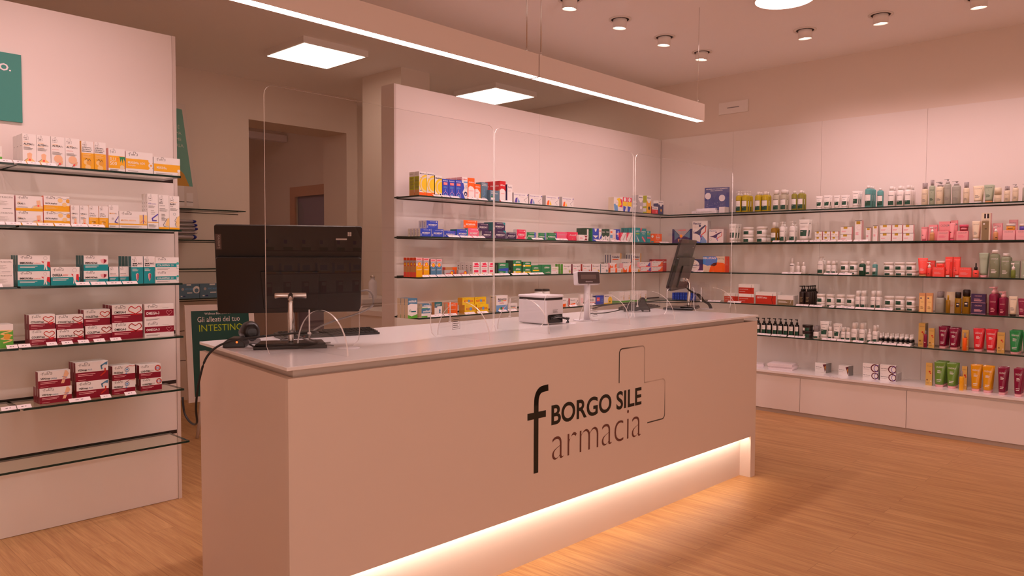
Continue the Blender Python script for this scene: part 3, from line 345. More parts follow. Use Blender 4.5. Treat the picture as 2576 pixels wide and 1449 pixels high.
bx('tanb', 'tn', 'skd', 'peach sun cream carton with tube print', [('r', .12, 0, .86, .84, 'hon'), ('t', .3, .5, .7, .55, 'br', 'SUN'), ('z', .25, .15, .75, .3, 3, 'br'), ('r', .2, .7, .45, .76, 'nv')])
bx('silvb', 'cr', 'tn', 'pearl white perfume carton', [('z', .2, .3, .8, .4, 2, 'tn')])
bx('purpb', 'vio', 'dmar', 'dark purple skincare carton', [('t', .25, .72, .72, .84, 'ros', 'CAUDALIE'), ('z', .2, .2, .78, .5, 3, 'ros'), ('r', 0, .04, 1, .07, 'ros')])
bx('yelbox', 'yb', 'brn', 'straw yellow floral fragrance carton', [('t', .1, .84, .85, .89, 'brn', 'CAUDALIE'), ('c', .6, .62, .04, 'rd2'), ('c', .75, .55, .03, 'rd2'), ('c', .25, .25, .035, 'br'), ('c', .8, .2, .03, 'cr'), ('z', .15, .08, .6, .14, 2, 'brn')])
AG = [('z', .06, .84, .2, .87, 1, 'g'), ('b', .04, .48, .5, .58, 'k', 'Age Formula'), ('z', .04, .25, .45, .36, 2, 'lg')]
bx('agef', 'w', 'sil', 'white box with burgundy ring', AG + [('o', .78, .5, .42, .12, 'dmar'), ('o', .93, .5, .38, .06, 'pu')])
bx('agef1', 'w', 'g', 'small white box, dark ribbon corner', [('b', .06, .5, .6, .58, 'k', 'Age Formula'), ('z', .06, .3, .5, .4, 2, 'lg'), ('p', [(.7, .85), (1, .95), (1, .4), (.9, .1), (.84, .5)], 'dmar'), ('p', [(.86, .6), (.96, .8), (.96, .3)], 'am')])
# bottles, tubes, jars: (kind, body, cap, desc, label ops, sub, opts)   opts: bh body-height share, cw cap width share, ov depth share
def bt(n, kind, body, cap, desc, ops=(), bh=.8, cw=.5, ov=.8): B[n] = (kind, body, cap, desc, list(ops), [], (bh, cw, ov))
bt('pumpy', 'pump', 'yellowgel', 'w', 'yellow gel pump bottle, green label', LBL, .8, .45, .8); bt('oily', 'flip', 'yellowgel', 'w', 'yellow bottle, green label, white cap', LBL, .84, .5, .8)
bt('widec', 'flip', 'clearw', 'w', 'clear bottle, wide white cap', LBL, .8, .8, .8); bt('olive', 'flip', 'olivegel', 'w', 'olive bottle, white cap, green label', LBL, .86, .5, .8)
bt('tealb', 'flip', 'tealgel', 'w', 'teal bottle, white cap, green label', LBL, .88, .5, .8); bt('whitb', 'flip', 'w', 'w', 'white bottle with round cap, green label', LBL, .8, .6, .9)
bt('ambsp', 'flip', 'ambergel', 'w', 'amber spray bottle, green label', LBL, .72, .55, .9); bt('wpump', 'pump', 'w', 'w', 'white pump bottle, green label', LBL, .78, .5, .9)
bt('tealp2', 'pump', 'dg', 'w', 'dark green pump bottle, white label', [('r', .1, .45, .75, .8, 'w')], .7, .5, .8); bt('wbotr', 'flip', 'w', 'w', 'white bottle with domed cap', LBL, .7, .85, .9)
bt('wbot', 'flip', 'w', 'w', 'white spray bottle, grey collar', [('r', .05, .86, .95, .97, 'g'), ('z', .2, .4, .7, .7, 3, 'lg')], .66, .5, .9); bt('wbots', 'flip', 'w', 'w', 'short white serum bottle', [('z', .2, .3, .7, .7, 3, 'lg')], .68, .55, .9)
bt('wtall', 'flip', 'w', 'w', 'white bottle, tall cap, green label', LBL, .68, .72, .9); bt('clrc', 'flip', 'w', 'clear', 'small white bottle, clear overcap', LBL, .55, .85, .9)
bt('bgp', 'pump', 'blk', 'k', 'black pump bottle, white and green label', [('r', .04, .5, .92, .92, 'w'), ('r', .04, .08, .92, .5, 'dg'), ('z', .3, .62, .7, .66, 1, 'g')], .7, .5, .9)
bt('blkp', 'pump', 'dk', 'k', 'dark brown pump bottle', [('z', .2, .3, .8, .7, 4, 'brn')], .72, .5, .9); bt('blackd', 'drop', 'cor', 'blk', 'coral bottle with black dropper', [('r', .4, .6, .8, .7, 'dk')], .5, .55, .9)
bt('drop', 'drop', 'blk', 'w', 'dark dropper bottle, white label', [('r', .04, .05, .92, .6, 'w'), ('z', .15, .2, .8, .45, 2, 'g')], .52, .62, 1.); bt('whdrop', 'drop', 'w', 'w', 'white dropper bottle, green label', LBL, .6, .6, 1.)
bt('cauv', 'spray', 'cr', 'clear', 'slim cream spray bottle, clear overcap', cau(v=.72), .74, .8, .9); bt('caug', 'spray', 'sg', 'clear', 'sage green spray bottle, clear overcap', cau(c='dg'), .78, .6, .8)
bt('cauw', 'pump', 'cr', 'sil', 'pale skincare bottle, silver pump', cau(), .8, .6, .8); bt('caucl', 'pump', 'greygel', 'sil', 'translucent grey cleansing bottle', cau(), .82, .6, .8)
bt('caus', 'flip', 'cr', 'cr', 'squat cream coloured stick', [('t', .15, .45, .85, .52, 'g', 'CAUDALIE')], .55, 1., .8)
bt('serum', 'pump', 'tn', 'w', 'small peach serum pump bottle', [('t', .1, .75, .9, .85, 'br', 'CAUDALIE')], .6, .6, .9); bt('serumw', 'pump', 'tn', 'w', 'small amber serum pump bottle', [('r', .5, .3, .9, .4, 'dk')], .6, .6, .9)
bt('serumg', 'spray', 'ambergel', 'gd', 'small gold oil bottle', [], .75, .4, .9); bt('corap', 'pump', 'cor', 'w', 'small coral serum pump bottle', [('r', .3, .3, .6, .4, 'dk')], .6, .7, .9)
bt('greenp', 'pump', 'ol', 'w', 'small green serum pump bottle', [], .55, .7, .9); bt('greenb', 'flip', 'greengel', 'w', 'sage green bottle, white flip cap', cau(c='w', v=.84), .87, .6, .7)
bt('perf', 'spray', 'greygel', 'clear', 'square clear fragrance bottle', [('t', .2, .7, .8, .75, 'g', 'CAUDALIE')], .72, .6, .8); bt('oilb', 'flip', 'ambergel', 'dk', 'amber oil bottle, dark square cap', [('r', .3, .45, .8, .75, 'dk'), ('r', .38, .6, .7, .68, 'w')], .74, .9, .9)
bt('winep', 'pump', 'wine', 'ros', 'wine red pump bottle', [('t', .15, .66, .85, .73, 'ros', 'CAUDALIE'), ('z', .25, .15, .75, .4, 3, 'ros')], .76, .45, .8); bt('wines', 'spray', 'wine', 'clear', 'small wine red spray bottle', [('r', .3, .4, .7, .44, 'w')], .78, .5, .9)
bt('orsp', 'spray', 'or_', 'clear', 'small orange spray bottle', [], .72, .5, .9); bt('yelsp', 'spray', 'y', 'clear', 'small yellow spray bottle', [], .72, .5, .9)
bt('arct', 'flip', 'w', 'dk', 'white tube pack with rainbow print', [('r', .1, .1, .9, .4, 'grs'), ('r', .5, .1, .9, .4, 'or_')], .9, .9, .9)
bt('tubew', 'tube', 'w', 'w', 'short white tube, green label', TLB); bt('tubewt', 'tube', 'w', 'w', 'tall white tube, green label', TLB); bt('tubeb', 'tube', 'w', 'w', 'large white tube, green label', TLB)
bt('ctubew', 'tube', 'cr', 'w', 'pearl skincare tube', cau(v=.78)); bt('ctubeg', 'tube', 'sg', 'tn', 'sage skincare tube, tan cap', cau(v=.78, c='dg')); bt('pinkt', 'tube', 'pb', 'pk', 'slim pink skincare tube', [('r', .1, .4, .4, .45, 'dk')])
bt('corat', 'tube', 'cor', 'tn', 'coral skincare tube, tan cap', cau(v=.85, c='ros')); bt('corats', 'tube', 'cor', 'w', 'slim coral tube, white cap', [('r', .1, .3, .4, .34, 'dk')]); bt('greent', 'tube', 'sg', 'ros', 'tall sage green tube', [('c', .5, .8, .01, 'w')])
bt('tubewd', 'tube', 'cr', 'dk', 'pale tube with dark cap', cau(v=.8)); bt('winet', 'tube', 'wine', 'ros', 'short wine red tube', cau(v=.8, c='ros'))
SG = [('t', .16, .74, .84, .81, 'w', 'CAUDALIE'), ('z', .3, .5, .7, .64, 3, 'w'), ('z', .25, .12, .75, .24, 2, 'w')]
bt('tubewi', 'tube', 'winegel', 'ros', 'wine red shower gel tube', SG); bt('tubere', 'tube', 'redgel', 'ros', 'coral red shower gel tube', SG); bt('tubegr', 'tube', 'grngel', 'ros', 'green shower gel tube', SG)
bt('tubeol', 'tube', 'olgel', 'ros', 'leaf green shower gel tube', SG); bt('tubeye', 'tube', 'yelgel', 'ros', 'yellow shower gel tube', SG)
bt('jar', 'jar', 'w', 'w', 'white cream jar, green label', JL, .66, 1., 1.); bt('djar', 'jar', 'dk', 'dk', 'dark brown cream jar, green label', [('r', .1, .1, .4, .8, 'w'), ('r', .35, .1, .8, .8, 'dg')], .68, 1., 1.)
bt('jarp', 'jar', 'mar', 'pk', 'pink cream jar on carton', [('r', .2, .4, .9, .7, 'pb')], .62, 1., 1.); bt('jara', 'jar', 'am', 'w', 'amber cream jar, white lid', [('r', .2, .4, .8, .6, 'br')], .62, 1., 1.)
bt('jarpu', 'jar', 'pu', 'w', 'purple cream jar, white lid', [], .62, 1., 1.); bt('jarc', 'jar', 'cor', 'w', 'coral cream jar, white lid', [('r', .2, .3, .8, .5, 'dor')], .62, 1., 1.)
def pm(c):
    if c in PAL: return mat('print_'+c, PAL[c], .38)
    return {'blk': mat('amber_black', '130c09', .2), 'clear': GM['clear'], **GM}[c]
GM = {n: half_clear(n, c, k) for n, c, k in (('yellowgel', 'd9c52e', .8), ('olivegel', 'a3a043', .85), ('clearw', 'e2ddca', .7), ('tealgel', '6fb9b8', .8), ('ambergel', 'a8801c', .85), ('greygel', 'c4c6ba', .7), ('greengel', '97a386', .9),
     ('winegel', '8c0f3c', .92), ('redgel', 'e8313c', .92), ('grngel', '2f9a52', .92), ('olgel', '6f9a3a', .92), ('yelgel', 'eaa60c', .92), ('clear', 'dcd8da', .28))}
def draw_ops(mb, ops, w, h, surf, u0=None, curved=False):
    """lays printed shapes on a surface; surf(x, z, k) gives the 3-D point of layer k"""
    X = lambda u: (u-.5)*w; k = 0; WF = .016*w/h
    def poly(pts, k):
        pts = [(min(max(a, -w/2), w/2), min(max(b, 0), h)) for a, b in pts]
        f = mb.bm.faces.new([mb.bm.verts.new(surf(x, z, k)) for x, z in pts]); f.material_index = mb.mi; f.normal_update()
    def rect(a, b, c, d, k):
        n = max(1, int(10*(c-a))) if curved else 1; m = max(1, int(5*(d-b))) if curved else 1
        for i in range(n):
            for j in range(m):
                p = [a+(c-a)*i/n, a+(c-a)*(i+1)/n]; q = [b+(d-b)*j/m, b+(d-b)*(j+1)/m]
                poly([(X(p[0]), q[0]*h), (X(p[1]), q[0]*h), (X(p[1]), q[1]*h), (X(p[0]), q[1]*h)], k)
    def text(a, b, c, d, s, bold, k):
        vs, fs, _ = text_polys(s, bold); V = [mb.bm.verts.new(surf(X(a+(c-a)*x), (b+(d-b)*y)*h, k)) for x, y in vs]
        for f in fs:
            try: F = mb.bm.faces.new([V[i] for i in f]); F.material_index = mb.mi
            except ValueError: pass
    def line(pts, wd, k):
        P = [Vector((X(u), v*h)) for u, v in pts]; hw = wd*h/2
        if len(pts) > 4 and wd != WF: P = [Vector((q.x, q.y)) for q in smooth_path([(q.x, q.y, 0) for q in P], 3)]
        for a, b in zip(P, P[1:]):
            d = (b-a); L = d.length or 1; n = Vector((-d.y, d.x))/L*hw; e = d/L*hw*.6
            poly([tuple(a-e-n), tuple(b+e-n), tuple(b+e+n), tuple(a-e+n)], k)
    for op in ops:
        k += 1; t = op[0]
        if t == 'r': mb.use(pm(op[5])); rect(op[1], op[2], op[3], op[4], k)
        elif t in 'tb': mb.use(pm(op[5])); text(op[1], op[2], op[3], op[4], op[6], t == 'b', k)
        elif t == 'c': mb.use(pm(op[4])); poly([(X(op[1]) + op[3]*h*math.cos(a*PI/9), op[2]*h + op[3]*h*math.sin(a*PI/9)) for a in range(18)], k)
        elif t == 'o':
            mb.use(pm(op[5])); r1, r0 = (op[3]+op[4]/2)*h, (op[3]-op[4]/2)*h
            for a in range(16):
                c0, s0, c1, s1 = math.cos(a*PI/8), math.sin(a*PI/8), math.cos((a+1)*PI/8), math.sin((a+1)*PI/8)
                poly([(X(op[1])+r0*c0, op[2]*h+r0*s0), (X(op[1])+r1*c0, op[2]*h+r1*s0), (X(op[1])+r1*c1, op[2]*h+r1*s1), (X(op[1])+r0*c1, op[2]*h+r0*s1)], k)
        elif t == 'p': mb.use(pm(op[2])); poly([(X(min(max(u, 0), 1)), min(max(v, 0), 1)*h) for u, v in op[1]], k)
        elif t == 'l': mb.use(pm(op[3])); line(op[1], op[2], k)
        elif t == 'z':
            mb.use(pm(op[6])); n = op[5]; st = (op[4]-op[2])/n
            for i in range(n):
                z = op[2] + st*(i+.25); e = (.86, 1, .72, .93, .8)[i % 5]; rect(op[1], z, op[1]+(op[3]-op[1])*e, z+st*.42, k)
        elif t == 'F':
            a, b, c, d = op[1:5]; mb.use(pm('g')); W, Hh = c-a, d-b
            line([(a+.18*W, b), (a+.18*W, b+.8*Hh), (a+.3*W, b+.95*Hh)], WF, k); rect(a+.02*W, b+.52*Hh, a+.3*W, b+.6*Hh, k); rect(a+.34*W, b+.4*Hh, a+.78*W, b+.55*Hh, k); rect(a+.34*W, b+.14*Hh, a+.76*W, b+.24*Hh, k)
            line([(a+.6*W, b+.62*Hh), (a+.6*W, b+1.15*Hh), (a+.82*W, b+1.15*Hh), (a+.82*W, b+.72*Hh), (a+1.02*W, b+.72*Hh), (a+1.02*W, b+.2*Hh), (a+.86*W, b+.2*Hh)], WF, k)
def box_mesh(st, w, d, h):
    kind, base, side, desc, ops, sops, dd = B[st]; mb = MB(); mb.keep = True; x, y = w/2, d/2
    mb.use(pm(base)); mb.quad([(-x, -y, 0), (x, -y, 0), (x, -y, h), (-x, -y, h)]); mb.quad([(x, y, 0), (-x, y, 0), (-x, y, h), (x, y, h)])
    top = pm(ops[0][5]) if (ops and ops[0][0] == 'r' and ops[0][4] >= .99 and ops[0][1] == 0) else pm(base)
    mb.use(top); mb.quad([(-x, -y, h), (x, -y, h), (x, y, h), (-x, y, h)]); mb.use(pm(base)); mb.quad([(-x, y, 0), (x, y, 0), (x, -y, 0), (-x, -y, 0)])
    mb.use(pm(side)); mb.quad([(-x, y, 0), (-x, -y, 0), (-x, -y, h), (-x, y, h)]); mb.quad([(x, -y, 0), (x, y, 0), (x, y, h), (x, -y, h)])
    draw_ops(mb, ops, w, h, lambda a, z, k: (a, -y-.00012*k-.0001, z))
    if sops:
        draw_ops(mb, sops, d, h, lambda a, z, k: (-x-.00012*k-.0001, -a, z)); draw_ops(mb, sops, d, h, lambda a, z, k: (x+.00012*k+.0001, a, z))
    return mb.mesh('carton')
def bottle_parts(st, w, h):
    """returns [(part name, mesh)], depth"""
    kind, body, cap, desc, ops, _, (bh, cw, ov) = B[st]; R = w/2; out = []; hb = h*bh; d = w*ov
    if kind in ('pump', 'flip', 'spray', 'drop'):
        sh = min(R*.55, hb*.14); m = MB(); m.use(pm(body)); m.lathe([(R*.9, 0), (R, R*.1), (R, hb-sh), (R*.93, hb-sh*.5), (R*.7, hb-sh*.15), (R*.42, hb)], 20, ov); out.append(('body', m.mesh('bottle_body')))
        surf = lambda x, z, k: (x, -ov*R*math.sqrt(max(0, 1-(x/R)**2)) - .0004 - .0001*k, z)
        if ops: m = MB(); m.keep = True; draw_ops(m, ops, w*.92, hb-sh, surf, curved=True); out.append(('label', m.mesh('bottle_label')))
        c = MB(); c.use(pm(cap)); r = R*cw; H0 = h-hb; z0 = hb-H0*.02
        if kind == 'pump':
            c.lathe([(r, z0), (r, z0+H0*.4), (r*.8, z0+H0*.45), (r*.35, z0+H0*.46), (r*.35, z0+H0*.78), (r*.62, z0+H0*.8), (r*.6, h)], 14)
            c.box(-R*1.0, r*.3, -r*.28, r*.28, h-H0*.17, h-H0*.03); out.append(('pump_head', c.mesh('pump_head')))
        elif kind == 'drop':
            c.lathe([(r, z0), (r, z0+H0*.42), (r*.55, z0+H0*.46), (r*.42, z0+H0*.55), (r*.42, h-H0*.08), (r*.2, h)], 12); out.append(('dropper', c.mesh('dropper')))
        elif kind == 'spray':
            c.lathe([(r, z0), (r, h-r*.12), (r*.85, h)], 16); out.append(('overcap', c.mesh('overcap')))
            n = MB(); n.use(pm('sil')); n.lathe([(r*.5, z0), (r*.5, z0+H0*.45), (r*.32, z0+H0*.5), (r*.32, z0+H0*.7)], 10); out.append(('nozzle', n.mesh('nozzle')))
        else:
            c.lathe([(r, z0), (r, h-r*.2), (r*.8, h)], 16); out.append(('cap', c.mesh('bottle_cap')))
        return out, d
    if kind == 'jar':
        m = MB(); m.use(pm(body)); m.lathe([(R*.86, 0), (R*.95, h*.05), (R*.95, hb)], 24); out.append(('body', m.mesh('jar_body')))
        c = MB(); c.use(pm(cap)); c.lathe([(R, hb), (R, h*.97), (R*.97, h)], 24); out.append(('lid', c.mesh('jar_lid')))
        if ops: m = MB(); m.keep = True; draw_ops(m, ops, w*.9, hb, lambda x, z, k: (x, -math.sqrt(max(0, (R*.95)**2-x*x)) - .0004-.0001*k, z), curved=True); out.append(('label', m.mesh('jar_label')))
        return out, w
    # tube standing on its cap, crimped flat at the top
    ch = h*.1; rc = R*.72; m = MB(); m.use(pm(body)); n = 20; rings = []
    def dims(t): return (rc*1.02 + (R-rc*1.02)*t, rc*.95*(1-t)**.8 + .0018)
    for i in range(9):
        t = i/8*.94; a, b = dims(t/.94); z = ch + (h-ch)*t; rings.append([m.bm.verts.new((a*math.cos(2*PI*k/n), b*math.sin(2*PI*k/n), z)) for k in range(n)])
    a, b = dims(1); rings.append([m.bm.verts.new((a*math.cos(2*PI*k/n), b*math.sin(2*PI*k/n), h)) for k in range(n)])
    for A, Bv in zip(rings, rings[1:]):
        for k in range(n):
            f = m.bm.faces.new((A[k], A[(k+1) % n], Bv[(k+1) % n], Bv[k])); f.material_index = 0; f.smooth = True
    m.bm.faces.new(rings[-1]); m.bm.faces.new(rings[0][::-1]); out.append(('body', m.mesh('tube_body')))
    c = MB(); c.use(pm(cap)); c.lathe([(rc*.95, 0), (rc, ch*.1), (rc, ch)], 18, .95); out.append(('cap', c.mesh('tube_cap')))
    def surf(x, z, k):
        t = max(0, min(1, z/((h-ch)*.94))); a, b = dims(t); return (x*a/R, -b*math.sqrt(max(0, 1-min(1, abs(x)/R)**2)) - .0005-.0001*k, z+ch)
    if ops: m = MB(); m.keep = True; draw_ops(m, ops, w, h-ch, surf, curved=True); out.append(('label', m.mesh('tube_label')))
    return out, rc*1.9
KN = {'box': ('medicine_carton', 'box'), 'pump': ('pump_bottle', 'bottle'), 'flip': ('capped_bottle', 'bottle'), 'spray': ('spray_bottle', 'bottle'), 'drop': ('dropper_bottle', 'bottle'), 'tube': ('cream_tube', 'tube'), 'jar': ('cream_jar', 'jar')}
SHELF = {1: 'top', 2: 'second', 3: 'third', 4: 'fourth', 5: 'fifth'}
UN = {'L': 'left rack', 'M': 'back rack', 'R': 'right rack', 'B': 'right cabinet top'}
ORD = ['', 'first', 'second', 'third', 'fourth', 'fifth', 'sixth', 'seventh', 'eighth', 'ninth', 'tenth', 'eleventh', 'twelfth']
def where(u, k): return UN[u] if u == 'B' else SHELF[k] + ' shelf, ' + UN[u]
cache = {}
def stock(u, k, rows):
    stacks = {}; cols = []; 
    for r in rows:
        if r[8] == 0: cols.append([r])
        else: cols[-1].append(r)
    # column order of each style, so that every label singles out one thing
    cnt = {}
    for ci, c in enumerate(cols):
        for st in {r[0] for r in c}: cnt.setdefault(st, []).append(ci)
    tot = {}
    for r in rows: tot[r[0]] = tot.get(r[0], 0) + r[7]
    for ci, c in enumerate(cols):
        for r in c:
            st, s, P, zb, w_, d_, h_, n, lvl, rot = r; kind = B[st][0]; w_ = max(w_-.0012, .008); key = (st, round(w_, 3), round(h_, 3), d_)
            if key not in cache:
                if kind == 'box':
                    d = d_ or max(.02, min(.07, .42*min(w_, h_*1.2))); cache[key] = (box_mesh(st, w_, d, h_), d)
                else: cache[key] = bottle_parts(st, w_, h_)
            data, d = cache[key]; name, cat = KN[kind]; desc = B[st][3]
            n = min(n, max(1, int((.25-(P-(YM-D if u in 'LM' else (XR-D if u == 'R' else 6.28))))/(d+.004)) if u != 'B' else n))
            same = cnt[st]; i = same.index(ci); pos = []
            if len(same) > 1: pos.append('leftmost' if i == 0 else ('rightmost' if i == len(same)-1 else ORD[i+1] + ' from left'))
            mult = sum(1 for q in c if q[0] == st)
            if mult > 1: pos.append('lower' if lvl == 0 else 'upper')
            grp = None
            if tot[st] > 1: grp = (desc.split(',')[0] + ('es' if desc.split(',')[0].endswith('x') else 's') + ' on the ' + where(u, k).replace(',', ' of'))
            for row in range(n):
                ps = list(pos)
                if n > 1: ps.append('front' if row == 0 else ('one behind' if row == 1 else ('rearmost' if row == n-1 else ORD[row+1] + ' row')))
                label = desc + (', ' + ' '.join(ps) if ps else '') + ', ' + where(u, k)
                dep = P + d/2 + row*(d+.004)
                loc = (s, dep, zb + .0004) if u in 'LM' else (dep, s, zb + .0004); rz = (0 if u in 'LM' else -PI/2) + math.radians(rot)
                if kind == 'box':
                    o = bpy.data.objects.new(name, data); C.objects.link(o); o.location = loc; o.rotation_euler = (0, 0, rz); tag(o, label, cat, grp)
                else:
                    o = thing(name, label, cat, loc, rz, grp)
                    for pn, me in data:
                        q = bpy.data.objects.new(pn, me); C.objects.link(q); q.parent = o
